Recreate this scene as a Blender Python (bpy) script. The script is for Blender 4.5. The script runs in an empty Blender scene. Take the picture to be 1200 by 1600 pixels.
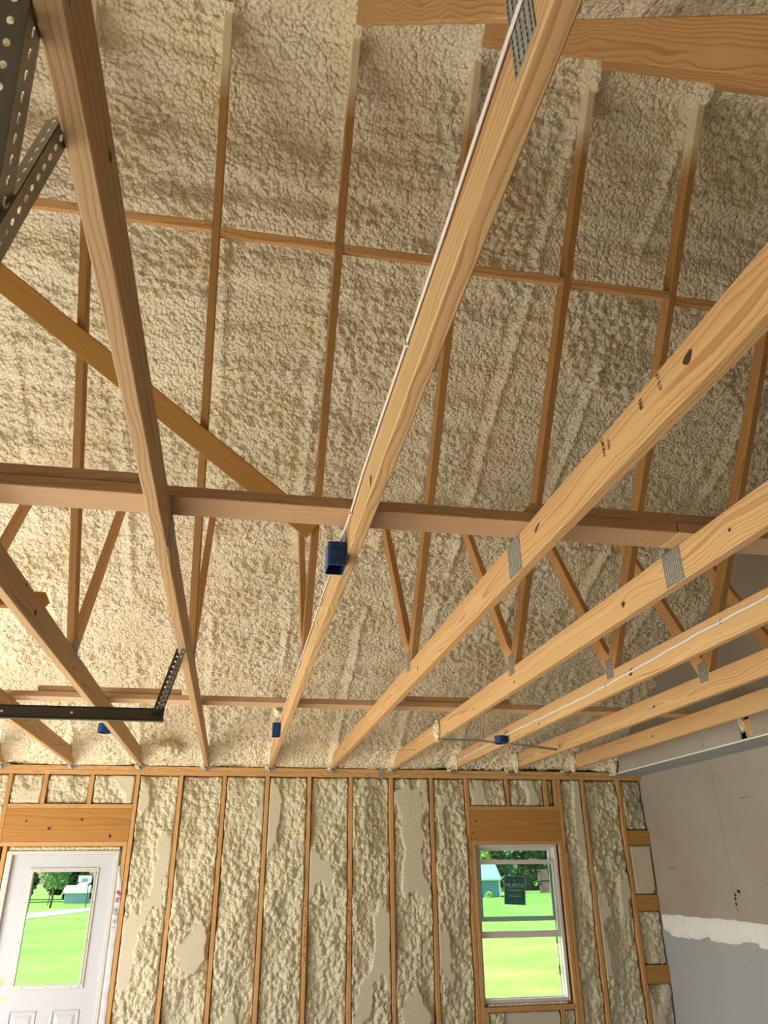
import bpy, bmesh, math, random
import numpy as np
from mathutils import Matrix, Vector

# ------------------------------------------------------------------ camera, world, sun, exposure
SC = bpy.context.scene
COL = SC.collection
E = 1.86                                   # eye height above the slab; all z below are relative to the eye
cam_d = bpy.data.cameras.new('camera'); cam = bpy.data.objects.new('camera', cam_d); COL.objects.link(cam)
cR = Vector((0.98325054, -0.18202345, -0.0092647)); cU = Vector((-0.07039353, -0.42615591, 0.90190681)); cF = Vector((0.16811639, 0.88614818, 0.4318313))
cam.matrix_world = Matrix(((cR.x, cU.x, -cF.x, 0), (cR.y, cU.y, -cF.y, 0), (cR.z, cU.z, -cF.z, E), (0, 0, 0, 1)))
cam_d.sensor_fit = 'VERTICAL'; cam_d.sensor_height = 24; cam_d.lens = 1180.0 / 1600 * 24
cam_d.clip_start = 0.02; cam_d.clip_end = 2000
SC.camera = cam
SC.view_settings.view_transform = 'Standard'; SC.view_settings.look = 'None'
SC.view_settings.gamma = 1; SC.view_settings.use_curve_mapping = False
SC.view_settings.exposure = 0.62

world = bpy.data.worlds.new('world'); SC.world = world; world.use_nodes = True
wn = world.node_tree; wn.nodes.clear()
wo = wn.nodes.new('ShaderNodeOutputWorld'); wb = wn.nodes.new('ShaderNodeBackground')
sky = wn.nodes.new('ShaderNodeTexSky'); sky.sky_type = 'NISHITA'; sky.sun_disc = False
sky.sun_elevation = math.radians(48); sky.sun_rotation = math.radians(-60); sky.air_density = 1.2; sky.dust_density = 3
wb.inputs['Strength'].default_value = 0.30
wn.links.new(sky.outputs[0], wb.inputs[0]); wn.links.new(wb.outputs[0], wo.inputs[0])

sun_d = bpy.data.lights.new('sun', 'SUN'); sun = bpy.data.objects.new('sun', sun_d); COL.objects.link(sun)
sun_d.energy = 13.0; sun_d.angle = math.radians(0.6); sun_d.color = (1.0, 0.95, 0.88)
sun.rotation_euler = Vector((-0.74, 0.0, 0.60)).to_track_quat('Z', 'Y').to_euler(); sun.location = (-8, 3, 9)

# daylight through an assumed, unseen doorway in the left wall, near the back corner
ar_d = bpy.data.lights.new('assumed_doorway_daylight', 'AREA'); ar = bpy.data.objects.new('assumed_doorway_daylight', ar_d); COL.objects.link(ar)
ar_d.shape = 'RECTANGLE'; ar_d.size = 3.0; ar_d.size_y = 2.3; ar_d.energy = 85; ar_d.color = (1.0, 0.96, 0.90)
ar.location = (-3.36, 5.5, -0.68 + E); ar.rotation_euler = (Vector((-1, 0.15, 0.0)).to_track_quat('Z', 'Y')).to_euler()

# weaker daylight through the second doorway, the one the tracks belong to
ar2_d = bpy.data.lights.new('garage_daylight', 'AREA'); ar2 = bpy.data.objects.new('garage_daylight', ar2_d); COL.objects.link(ar2)
ar2_d.shape = 'RECTANGLE'; ar2_d.size = 3.0; ar2_d.size_y = 2.3; ar2_d.energy = 40; ar2_d.color = (1.0, 0.96, 0.90)
ar2.location = (-3.36, 2.2, -0.68 + E); ar2.rotation_euler = (Vector((-1, 0, 0.0)).to_track_quat('Z', 'Y')).to_euler()

# ------------------------------------------------------------------ materials
def mat(name):
    m = bpy.data.materials.new(name); m.use_nodes = True; return m, m.node_tree, m.node_tree.nodes['Principled BSDF']
def N(nt, t, **kw):
    n = nt.nodes.new(t)
    for k, v in kw.items(): setattr(n, k, v)
    return n
def lk(nt, a, b): nt.links.new(a, b)
def mathn(nt, op, a, b=None, c=None):
    n = N(nt, 'ShaderNodeMath', operation=op)
    for i, v in enumerate((a, b, c)):
        if v is None: continue
        if isinstance(v, (int, float)): n.inputs[i].default_value = v
        else: lk(nt, v, n.inputs[i])
    return n.outputs[0]
def ramp(nt, fac, stops, interp='LINEAR'):
    r = N(nt, 'ShaderNodeValToRGB'); r.color_ramp.interpolation = interp
    e = r.color_ramp.elements
    while len(e) < len(stops): e.new(0.5)
    for i, (p, c) in enumerate(stops): e[i].position = p; e[i].color = (*c, 1) if len(c) == 3 else c
    lk(nt, fac, r.inputs[0]); return r.outputs[0]
def mixc(nt, f, a, b, mode='MIX'):
    n = N(nt, 'ShaderNodeMix', data_type='RGBA', blend_type=mode)
    for s, v in ((0, f), (6, a), (7, b)):
        if isinstance(v, (int, float)): n.inputs[s].default_value = v
        elif isinstance(v, tuple): n.inputs[s].default_value = (*v, 1)
        else: lk(nt, v, n.inputs[s])
    return n.outputs[2]
def simple(name, col, rough=0.5, metal=0.0, spec=0.5, nscale=0, namp=0.0, bump=0.0, emit=None):
    m, nt, b = mat(name)
    b.inputs['Base Color'].default_value = (*col, 1); b.inputs['Roughness'].default_value = rough
    b.inputs['Metallic'].default_value = metal; b.inputs['Specular IOR Level'].default_value = spec
    if nscale:
        tc = N(nt, 'ShaderNodeTexCoord'); n = N(nt, 'ShaderNodeTexNoise'); n.inputs['Scale'].default_value = nscale; n.inputs['Detail'].default_value = 5
        lk(nt, tc.outputs['Object'], n.inputs['Vector'])
        f = lambda k: tuple(max(0, min(1, c * k)) for c in col)
        lk(nt, ramp(nt, n.outputs[0], [(0.3, f(1 - namp)), (0.7, f(1 + namp))]), b.inputs['Base Color'])
        if bump:
            bp = N(nt, 'ShaderNodeBump'); bp.inputs['Strength'].default_value = bump; bp.inputs['Distance'].default_value = 0.004
            lk(nt, n.outputs[0], bp.inputs['Height']); lk(nt, bp.outputs[0], b.inputs['Normal'])
    return m

def wood(name, light, late, ring=0.010, knots=0.5, overspray=None, rough=0.6, hue=0.0):
    m, nt, b = mat(name)
    tc = N(nt, 'ShaderNodeTexCoord'); oi = N(nt, 'ShaderNodeObjectInfo')
    sep = N(nt, 'ShaderNodeSeparateXYZ'); lk(nt, tc.outputs['Object'], sep.inputs[0])
    x, y, z = sep.outputs
    rnd = oi.outputs['Random']
    xs = mathn(nt, 'ADD', x, mathn(nt, 'MULTIPLY', rnd, 37.0))
    r2 = mathn(nt, 'SUBTRACT', mathn(nt, 'FRACT', mathn(nt, 'MULTIPLY', rnd, 17.3)), 0.5)
    r3 = mathn(nt, 'SUBTRACT', mathn(nt, 'FRACT', mathn(nt, 'MULTIPLY', rnd, 53.7)), 0.5)
    cv = N(nt, 'ShaderNodeCombineXYZ'); lk(nt, mathn(nt, 'MULTIPLY', xs, 1.1), cv.inputs[0]); lk(nt, mathn(nt, 'MULTIPLY', y, 4.0), cv.inputs[1]); lk(nt, mathn(nt, 'MULTIPLY', z, 4.0), cv.inputs[2])
    n1 = N(nt, 'ShaderNodeTexNoise'); n1.inputs['Scale'].default_value = 1.6; n1.inputs['Detail'].default_value = 2.0; lk(nt, cv.outputs[0], n1.inputs['Vector'])
    nf = mathn(nt, 'SUBTRACT', n1.outputs[0], 0.5)
    # knots: sparse cells stretched along the board
    kv = N(nt, 'ShaderNodeCombineXYZ'); lk(nt, mathn(nt, 'MULTIPLY', xs, 1.7), kv.inputs[0]); lk(nt, mathn(nt, 'MULTIPLY', mathn(nt, 'ADD', y, r2), 9.0), kv.inputs[1]); lk(nt, mathn(nt, 'MULTIPLY', mathn(nt, 'ADD', z, r3), 9.0), kv.inputs[2])
    vo = N(nt, 'ShaderNodeTexVoronoi'); vo.inputs['Scale'].default_value = 1.0; lk(nt, kv.outputs[0], vo.inputs['Vector'])
    kd = vo.outputs['Distance']
    kbend = mathn(nt, 'POWER', mathn(nt, 'MAXIMUM', mathn(nt, 'SUBTRACT', 1.0, mathn(nt, 'DIVIDE', kd, 0.45)), 0.0), 2.0)
    ya = mathn(nt, 'ADD', mathn(nt, 'ADD', y, mathn(nt, 'MULTIPLY', r2, 0.10)), mathn(nt, 'MULTIPLY', nf, 0.095))
    za = mathn(nt, 'ADD', mathn(nt, 'ADD', z, 0.05), mathn(nt, 'MULTIPLY', r3, 0.05))
    dist = mathn(nt, 'SQRT', mathn(nt, 'ADD', mathn(nt, 'MULTIPLY', ya, ya), mathn(nt, 'MULTIPLY', za, za)))
    dist = mathn(nt, 'ADD', dist, mathn(nt, 'MULTIPLY', x, mathn(nt, 'MULTIPLY', r3, 0.02)))
    dist = mathn(nt, 'ADD', dist, mathn(nt, 'MULTIPLY', kbend, 0.035 * knots))
    ph = mathn(nt, 'FRACT', mathn(nt, 'DIVIDE', dist, ring))
    g = ramp(nt, ph, [(0.0, (0.0, 0.0, 0.0)), (0.55, (0.25, 0.25, 0.25)), (0.88, (1, 1, 1)), (1.0, (0.0, 0.0, 0.0))])
    fine = N(nt, 'ShaderNodeTexNoise'); fine.inputs['Scale'].default_value = 1.0; fine.inputs['Detail'].default_value = 3
    fv = N(nt, 'ShaderNodeCombineXYZ'); lk(nt, mathn(nt, 'MULTIPLY', xs, 9), fv.inputs[0]); lk(nt, mathn(nt, 'MULTIPLY', y, 260), fv.inputs[1]); lk(nt, mathn(nt, 'MULTIPLY', z, 260), fv.inputs[2])
    lk(nt, fv.outputs[0], fine.inputs['Vector'])
    gg = mathn(nt, 'MULTIPLY', g, mathn(nt, 'ADD', 0.35, mathn(nt, 'MULTIPLY', n1.outputs[0], 0.8)))
    c = mixc(nt, gg, light, late)
    c = mixc(nt, mathn(nt, 'MULTIPLY', fine.outputs[0], 0.25), c, tuple(v * 0.6 for v in late))
    # board to board tone
    tone = ramp(nt, rnd, [(0.0, (0.86, 0.80, 0.74)), (0.5, (1.0, 0.97, 0.94)), (1.0, (1.0, 1.0, 1.0))])
    c = mixc(nt, 1.0, c, tone, 'MULTIPLY')
    kt = mathn(nt, 'MULTIPLY', mathn(nt, 'LESS_THAN', kd, 0.085), knots)
    c = mixc(nt, kt, c, (0.13, 0.05, 0.02))
    if overspray:
        a, w = overspray
        on = N(nt, 'ShaderNodeTexNoise'); on.inputs['Scale'].default_value = 18; on.inputs['Detail'].default_value = 4; lk(nt, tc.outputs['Object'], on.inputs['Vector'])
        f = mathn(nt, 'DIVIDE', mathn(nt, 'SUBTRACT', mathn(nt, 'ADD', x, mathn(nt, 'MULTIPLY', mathn(nt, 'SUBTRACT', on.outputs[0], 0.5), 0.12)), a), w)
        f = mathn(nt, 'MINIMUM', mathn(nt, 'MAXIMUM', f, 0.0), 1.0)
        c = mixc(nt, f, c, (0.78, 0.69, 0.50))
    lk(nt, c, b.inputs['Base Color']); b.inputs['Roughness'].default_value = rough; b.inputs['Specular IOR Level'].default_value = 0.25
    bp = N(nt, 'ShaderNodeBump'); bp.inputs['Strength'].default_value = 0.25; bp.inputs['Distance'].default_value = 0.0012
    lk(nt, mathn(nt, 'ADD', gg, fine.outputs[0]), bp.inputs['Height']); lk(nt, bp.outputs[0], b.inputs['Normal'])
    return m

LT = (0.74, 0.50, 0.26); DK = (0.47, 0.235, 0.085)
M = {}
M['chord'] = wood('pine_chord', LT, DK)
M['chord_dull'] = wood('pine_chord_dull', (0.53, 0.36, 0.195), (0.36, 0.19, 0.08))  # duller, browner pine for two chords left of centre
M['chord_mid'] = wood('pine_chord_streaked', (0.64, 0.43, 0.22), (0.38, 0.19, 0.07), ring=0.013)
M['web'] = wood('pine_web', (0.54, 0.32, 0.125), (0.34, 0.15, 0.04), overspray=(2.75, 0.18))  # pine darkened: shade on the narrow web faces put into the colour
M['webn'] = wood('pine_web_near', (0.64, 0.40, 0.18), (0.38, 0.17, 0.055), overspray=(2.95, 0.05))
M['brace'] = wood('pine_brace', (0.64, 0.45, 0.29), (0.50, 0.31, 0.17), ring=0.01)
M['diag'] = wood('pine_diagonal', (0.47, 0.25, 0.065), (0.41, 0.205, 0.05), ring=0.014, knots=0.2)  # pine darkened: shade on the board's broad face put into the colour
M['stud'] = wood('pine_stud', (0.72, 0.44, 0.20), (0.50, 0.24, 0.08), knots=0.6)
M['header'] = wood('fir_header', (0.56, 0.30, 0.095), (0.42, 0.19, 0.05), ring=0.014, knots=0.2)
M['knot'] = simple('knot', (0.05, 0.018, 0.008), 0.7)
M['ink'] = simple('stamp_ink', (0.09, 0.06, 0.04), 0.8)
M['redink'] = simple('red_stamp_ink', (0.30, 0.07, 0.03), 0.8)
M['plate'] = simple('galvanised_plate', (0.36, 0.35, 0.31), 0.5, 0.4, nscale=60, namp=0.25)
M['galv'] = simple('galvanised_angle', (0.42, 0.42, 0.37), 0.42, 0.6, nscale=9, namp=0.25)
M['darksteel'] = simple('dark_steel', (0.085, 0.072, 0.055), 0.4, 0.6, nscale=12, namp=0.2)
M['black'] = simple('black_edge', (0.012, 0.012, 0.015), 0.5)
M['bluebox'] = simple('blue_plastic', (0.007, 0.055, 0.20), 0.35)
M['bluein'] = simple('blue_plastic_inside', (0.004, 0.03, 0.11), 0.5)
M['cable'] = simple('white_cable', (0.72, 0.68, 0.66), 0.45)
M['conduit'] = simple('grey_conduit', (0.42, 0.42, 0.42), 0.4, 0.3)
M['vinyl'] = simple('white_vinyl', (0.72, 0.69, 0.69), 0.35)
M['doorwhite'] = simple('door_white', (0.56, 0.575, 0.64), 0.4)
M['doorframe'] = simple('door_frame_white', (0.62, 0.60, 0.58), 0.45)
M['dark'] = simple('dark_gap', (0.03, 0.025, 0.022), 0.9)
M['concrete'] = simple('concrete', (0.42, 0.375, 0.31), 0.8, nscale=3, namp=0.12)
M['osb'] = simple('osb', (0.50, 0.33, 0.16), 0.8, nscale=40, namp=0.3)
M['darkwall'] = simple('darkened_sheathing', (0.13, 0.10, 0.075), 0.9, nscale=20, namp=0.2)  # unseen walls: shade put into the colour to cut bounce light
M['siding'] = simple('siding', (0.6, 0.6, 0.6), 0.7)
M['mud'] = simple('joint_compound', (0.86, 0.87, 0.90), 0.75, nscale=14, namp=0.05)
M['wrap'] = simple('house_wrap', (0.62, 0.62, 0.65), 0.4, nscale=20, namp=0.1)
M['red'] = simple('red_print', (0.55, 0.03, 0.04), 0.5)
M['greensticker'] = simple('green_sticker', (0.02, 0.13, 0.10), 0.4)
M['stickerink'] = simple('sticker_print', (0.42, 0.60, 0.52), 0.5)
M['paper'] = simple('paper_label', (0.62, 0.64, 0.66), 0.6)
M['greyink'] = simple('grey_print', (0.22, 0.24, 0.27), 0.6)

def drywall(name, col, blot):
    m, nt, b = mat(name)
    tc = N(nt, 'ShaderNodeTexCoord'); n = N(nt, 'ShaderNodeTexNoise'); n.inputs['Scale'].default_value = 1.3; n.inputs['Detail'].default_value = 4
    lk(nt, tc.outputs['Object'], n.inputs['Vector'])
    lk(nt, ramp(nt, n.outputs[0], [(0.35, col), (0.7, blot)]), b.inputs['Base Color'])
    b.inputs['Roughness'].default_value = 0.85; b.inputs['Specular IOR Level'].default_value = 0.2
    return m
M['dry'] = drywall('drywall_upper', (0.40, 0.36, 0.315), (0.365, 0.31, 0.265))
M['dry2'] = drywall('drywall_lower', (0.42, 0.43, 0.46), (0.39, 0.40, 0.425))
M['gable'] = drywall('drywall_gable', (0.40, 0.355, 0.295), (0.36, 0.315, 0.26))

def foam_mat(name, a, bcol, bump=1.0, shaved=False, sc=1.0):
    m, nt, b = mat(name)
    tc = N(nt, 'ShaderNodeTexCoord')
    n = N(nt, 'ShaderNodeTexNoise'); n.inputs['Scale'].default_value = 2.6; n.inputs['Detail'].default_value = 5; lk(nt, tc.outputs['Object'], n.inputs['Vector'])
    c = ramp(nt, n.outputs[0], [(0.35, a), (0.72, bcol)])
    v1 = N(nt, 'ShaderNodeTexVoronoi', feature='F1'); v1.inputs['Scale'].default_value = 48 * sc
    nz = N(nt, 'ShaderNodeTexNoise'); nz.inputs['Scale'].default_value = 14; nz.inputs['Detail'].default_value = 2; lk(nt, tc.outputs['Object'], nz.inputs['Vector'])
    wv = N(nt, 'ShaderNodeVectorMath', operation='MULTIPLY_ADD'); lk(nt, nz.outputs['Color'], wv.inputs[0]); wv.inputs[1].default_value = (0.025, 0.025, 0.025); lk(nt, tc.outputs['Object'], wv.inputs[2])
    lk(nt, wv.outputs[0], v1.inputs['Vector'])
    n3 = N(nt, 'ShaderNodeTexNoise'); n3.inputs['Scale'].default_value = 240; n3.inputs['Detail'].default_value = 2; lk(nt, tc.outputs['Object'], n3.inputs['Vector'])
    h = mathn(nt, 'ADD', mathn(nt, 'MULTIPLY', mathn(nt, 'MULTIPLY', v1.outputs['Distance'], v1.outputs['Distance']), -1.35), mathn(nt, 'MULTIPLY', n3.outputs[0], 0.04))
    if shaved:
        at = N(nt, 'ShaderNodeAttribute'); at.attribute_name = 'shaved'
        c = mixc(nt, at.outputs['Fac'], c, (0.66, 0.60, 0.47))
        h = mathn(nt, 'MULTIPLY', h, mathn(nt, 'SUBTRACT', 1.0, mathn(nt, 'MULTIPLY', at.outputs['Fac'], 0.93)))
    bp = N(nt, 'ShaderNodeBump'); bp.inputs['Strength'].default_value = bump; bp.inputs['Distance'].default_value = 0.012
    lk(nt, h, bp.inputs['Height']); lk(nt, bp.outputs[0], b.inputs['Normal'])
    lk(nt, c, b.inputs['Base Color']); b.inputs['Roughness'].default_value = 0.5; b.inputs['Specular IOR Level'].default_value = 0.35
    return m
M['foam'] = foam_mat('spray_foam', (0.88, 0.80, 0.625), (0.84, 0.715, 0.485))
M['foamw'] = foam_mat('spray_foam_wall', (0.72, 0.665, 0.51), (0.62, 0.55, 0.37), shaved=True, bump=0.7)

def glass_mat():
    m, nt, b = mat('pane_glass'); nt.nodes.remove(b)
    out = nt.nodes['Material Output']
    t = N(nt, 'ShaderNodeBsdfTransparent'); t.inputs[0].default_value = (0.90, 0.97, 0.95, 1)
    g = N(nt, 'ShaderNodeBsdfGlossy'); g.inputs['Roughness'].default_value = 0.02
    fr = N(nt, 'ShaderNodeFresnel'); fr.inputs[0].default_value = 1.45
    mx = N(nt, 'ShaderNodeMixShader'); lk(nt, fr.outputs[0], mx.inputs[0]); lk(nt, t.outputs[0], mx.inputs[1]); lk(nt, g.outputs[0], mx.inputs[2]); lk(nt, mx.outputs[0], out.inputs[0])
    return m
M['glass'] = glass_mat()

# ------------------------------------------------------------------ object helpers
WM = {}
def V(x, y, z): return Vector((x, y, z + E))
def tag(o, label=None, cat=None, group=None, kind=None):
    if label: o['label'] = label
    if cat: o['category'] = cat
    if group: o['group'] = group
    if kind: o['kind'] = kind
    return o
def put(name, me, mw, parent=None):
    o = bpy.data.objects.new(name, me); COL.objects.link(o); WM[o.name] = mw.copy()
    if parent is not None:
        o.parent = parent; o.matrix_local = WM[parent.name].inverted() @ mw
    else: o.matrix_world = mw
    return o
def empty(name, loc, parent=None):
    return put(name, None, Matrix.Translation(loc), parent)
def mesh_of(name, bm, mats, smooth=False):
    me = bpy.data.meshes.new(name); bm.normal_update(); bm.to_mesh(me); bm.free()
    for m in (mats if isinstance(mats, (list, tuple)) else [mats]): me.materials.append(m)
    if smooth: me.polygons.foreach_set('use_smooth', [True] * len(me.polygons))
    return me
def frame(ax, ay):
    ax = Vector(ax).normalized(); ay = Vector(ay); ay = (ay - ax * ay.dot(ax)).normalized(); az = ax.cross(ay)
    return Matrix(((ax.x, ay.x, az.x), (ax.y, ay.y, az.y), (ax.z, ay.z, az.z))).to_4x4()
def prism(bm, poly, t0, t1, mi=0):
    a = [bm.verts.new((p[0], p[1], t0)) for p in poly]; b = [bm.verts.new((p[0], p[1], t1)) for p in poly]
    n = len(poly); fs = [bm.faces.new(a[::-1]), bm.faces.new(b)]
    for i in range(n): fs.append(bm.faces.new((a[i], a[(i + 1) % n], b[(i + 1) % n], b[i])))
    for f in fs: f.material_index = mi
    return a + b
def boxm(bm, lo, hi, mi=0):
    return prism(bm, [(lo[0], lo[1]), (hi[0], lo[1]), (hi[0], hi[1]), (lo[0], hi[1])], lo[2], hi[2], mi)
def fixn(bm): bmesh.ops.recalc_face_normals(bm, faces=bm.faces[:])
def bevel(bm, off): 
    bmesh.ops.bevel(bm, geom=[e for e in bm.edges], offset=off, segments=1, affect='EDGES', profile=0.5)
def disc(bm, cx, cy, cz, rx, ry, axis='z', mi=1, n=10, d=0.0012, rot=0):
    vs = []
    for i in range(n):
        a = 2 * math.pi * i / n; k = 1 + 0.18 * math.sin(3 * a + cx * 40)
        u, v = rx * math.cos(a) * k, ry * math.sin(a) * k
        u, v = u * math.cos(rot) - v * math.sin(rot), u * math.sin(rot) + v * math.cos(rot)
        vs.append(bm.verts.new({'z': (cx + u, cy + v, cz), 'y': (cx + u, cy, cz + v), 'x': (cx, cy + u, cz + v)}[axis]))
    f = bm.faces.new(vs); f.material_index = mi; return f
def plank(name, poly, O, ax, ay, th, mt, parent=None, marks=(), bev=0.0025, mats=None):
    """board whose outline poly lies in the (ax, ay) plane, centred thickness th along ax x ay; marks = (a, b, ra, rb, side, mi)"""
    bm = bmesh.new(); prism(bm, poly, -th / 2, th / 2); fixn(bm)
    if bev: bevel(bm, bev)
    for (a, b, ra, rb, sd, mi) in marks: disc(bm, a, b, sd * (th / 2 + 0.0008), ra, rb, 'z', mi, rot=0.3)
    me = mesh_of(name, bm, mats or [mt, M['knot'], M['ink']])
    return put(name, me, Matrix.Translation(O) @ frame(ax, ay), parent)
def board(name, lo, hi, mt, parent=None, marks=(), bev=0.0025, mats=None):
    """axis aligned board; local x along its longest side, y along the middle one"""
    lo = Vector(lo); hi = Vector(hi); c = (lo + hi) / 2; d = hi - lo
    o = sorted(range(3), key=lambda i: -d[i]); u = [Vector((1, 0, 0)), Vector((0, 1, 0)), Vector((0, 0, 1))]
    a, b, t = d[o[0]] / 2, d[o[1]] / 2, d[o[2]]
    return plank(name, [(-a, -b), (a, -b), (a, b), (-a, b)], V(*c), u[o[0]], u[o[1]], t, mt, parent, marks, bev, mats)
def solid(name, boxes, mt, parent=None, bev=0.0, org=None, smooth=False):
    """several boxes in one mesh, coordinates eye-relative"""
    lo = Vector([min(b[0][i] for b in boxes) for i in range(3)]); hi = Vector([max(b[1][i] for b in boxes) for i in range(3)])
    o = Vector(org) if org else Vector(((lo.x + hi.x) / 2, (lo.y + hi.y) / 2, lo.z))
    bm = bmesh.new()
    for b in boxes: boxm(bm, Vector(b[0]) - o, Vector(b[1]) - o, b[2] if len(b) > 2 else 0)
    fixn(bm)
    if bev: bevel(bm, bev)
    return put(name, mesh_of(name, bm, mt, smooth), Matrix.Translation(V(*o)), parent)
def tube(bm, pts, rx, ry=None, n=8, mi=0):
    ry = ry or rx; rings = []
    for i, p in enumerate(pts):
        p = Vector(p); d = (Vector(pts[min(i + 1, len(pts) - 1)]) - Vector(pts[max(i - 1, 0)])).normalized()
        s = d.cross(Vector((0, 0, 1)) if abs(d.z) < 0.95 else Vector((1, 0, 0))).normalized(); u = s.cross(d)
        rings.append([bm.verts.new(p + s * rx * math.cos(2 * math.pi * k / n) + u * ry * math.sin(2 * math.pi * k / n)) for k in range(n)])
    for a, b in zip(rings, rings[1:]):
        for k in range(n): bm.faces.new((a[k], a[(k + 1) % n], b[(k + 1) % n], b[k])).material_index = mi
    bm.faces.new(rings[0][::-1]).material_index = mi; bm.faces.new(rings[-1]).material_index = mi
def text_mesh(name, body, size, mt, mw, parent, extrude=0.0004, sx=1.0):
    cu = bpy.data.curves.new(name, 'FONT'); cu.body = body; cu.size = size; cu.extrude = extrude; cu.align_x = 'CENTER'; cu.align_y = 'CENTER'
    t = bpy.data.objects.new(name, cu); COL.objects.link(t)
    me = bpy.data.meshes.new_from_object(t.evaluated_get(bpy.context.evaluated_depsgraph_get()))
    bpy.data.objects.remove(t); bpy.data.curves.remove(cu)
    if sx != 1.0: me.transform(Matrix.Diagonal((sx, 1, 1, 1)))
    me.materials.clear(); me.materials.append(mt)
    return put(name, me, mw, parent)

# ------------------------------------------------------------------ numpy noise
def hsh(ix, iy, s):
    n = (ix.astype(np.int64) * 374761393 + iy.astype(np.int64) * 668265263 + s * 974634777) & 0xffffffff
    n = ((n ^ (n >> 13)) * 1274126177) & 0xffffffff; n = ((n ^ (n >> 16)) * 2246822519) & 0xffffffff
    return ((n ^ (n >> 15)) & 0xffffff) / float(0x1000000)
def vn(x, y, s=0):
    ix, iy = np.floor(x), np.floor(y); fx, fy = x - ix, y - iy
    fx = fx * fx * fx * (fx * (fx * 6 - 15) + 10); fy = fy * fy * fy * (fy * (fy * 6 - 15) + 10)
    a = hsh(ix, iy, s); b = hsh(ix + 1, iy, s); c = hsh(ix, iy + 1, s); d = hsh(ix + 1, iy + 1, s)
    return (a + (b - a) * fx) * (1 - fy) + (c + (d - c) * fx) * fy
def fbm(x, y, o=3, s=0):
    v = 0; a = 0.5; t = 0
    for i in range(o): v = v + a * vn(x * 2 ** i + 17.3 * i, y * 2 ** i - 9.1 * i, s + i); t += a; a *= 0.5
    return v / t
def domes(x, y, s=0):
    ix, iy = np.floor(x), np.floor(y); best = np.full(x.shape, -9.0)
    for dx in (-1, 0, 1):
        for dy in (-1, 0, 1):
            jx, jy = ix + dx, iy + dy
            px = jx + 0.5 + 0.85 * (hsh(jx, jy, s) - 0.5); py = jy + 0.5 + 0.85 * (hsh(jx, jy, s + 7) - 0.5)
            v = 0.45 + 0.55 * hsh(jx, jy, s + 13) - ((x - px) ** 2 + (y - py) ** 2) * 1.1
            best = np.maximum(best, v)
    return best
def ss(e0, e1, x): t = np.clip((x - e0) / (e1 - e0), 0, 1); return t * t * (3 - 2 * t)
def grid_mesh(name, P, mt, attr=None):
    """P: (rows, cols, 3)"""
    r, c = P.shape[:2]; me = bpy.data.meshes.new(name)
    me.vertices.add(r * c); me.vertices.foreach_set('co', P.reshape(-1).astype(np.float32))
    i = (np.arange(r - 1)[:, None] * c + np.arange(c - 1)[None, :]).reshape(-1)
    q = np.stack([i, i + 1, i + c + 1, i + c], 1).reshape(-1).astype(np.int32); nf = len(i)
    me.loops.add(nf * 4); me.loops.foreach_set('vertex_index', q)
    me.polygons.add(nf); me.polygons.foreach_set('loop_start', np.arange(0, nf * 4, 4, dtype=np.int32)); me.polygons.foreach_set('loop_total', np.full(nf, 4, dtype=np.int32))
    me.polygons.foreach_set('use_smooth', np.ones(nf, dtype=bool))
    me.update(calc_edges=True); me.validate()
    if attr is not None:
        a = me.attributes.new('shaved', 'FLOAT', 'POINT'); a.data.foreach_set('value', attr.reshape(-1).astype(np.float32))
    me.materials.append(mt); return me

# ------------------------------------------------------------------ dimensions (metres, relative to the eye)
S = 0.6096; X0 = 0.3248; ZB = 0.9395; CH = 0.131; ZT = ZB + CH; YW = 7.787; YC = 2.266; GX = 3.872; RX = 4.218; ZS = 0.9067; FL = -1.86; T = 0.038
XL = -3.40; YF = 2 * YC - YW; SL = 0.49
def XK(k): return X0 + k * S
def foam_z(y): return 0.99 + SL * (YW - y)

# ------------------------------------------------------------------ setting: floor, walls
o = solid('floor', [((XL - 0.2, YF - 0.2, FL - 0.15), (RX + 0.2, YW + 0.15, FL))], M['concrete']); tag(o, kind='structure')
DX0, DX1 = -1.905, -0.983; WX0, WX1 = 2.335, 3.215; WZ0, WZ1 = -1.075, 0.262; DZ1 = 0.21
o = solid('wall_back', [((XL, YW + 0.14, FL), (DX0 - 0.02, YW + 0.16, ZT)), ((DX1 + 0.02, YW + 0.14, FL), (WX0, YW + 0.16, ZT)), ((WX1, YW + 0.14, FL), (RX + 0.1, YW + 0.16, ZT)),
    ((DX0 - 0.02, YW + 0.14, DZ1 + 0.02), (DX1 + 0.02, YW + 0.16, ZT)), ((WX0, YW + 0.14, WZ1), (WX1, YW + 0.16, ZT)), ((WX0, YW + 0.14, FL), (WX1, YW + 0.16, WZ0))], M['osb']); tag(o, kind='structure')
o = solid('wall_left', [((XL - 0.15, YF, FL), (XL, 0.67, 1.1)), ((XL - 0.15, 3.74, FL), (XL, 4.0, 1.1)), ((XL - 0.15, 7.05, FL), (XL, YW + 0.15, 1.1)), ((XL - 0.15, 4.0, 0.58), (XL, 7.05, 1.1)), ((XL - 0.15, 0.67, 0.58), (XL, 3.74, 1.1)), ((XL - 0.15, YF, 1.1), (XL, YW + 0.15, 4.2))], M['darkwall']); tag(o, kind='structure')  # opening by the back corner is assumed, added to let daylight in
o = solid('wall_front', [((XL - 0.15, YF - 0.15, FL), (RX + 0.15, YF, 1.3))], M['darkwall']); tag(o, kind='structure')
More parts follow.
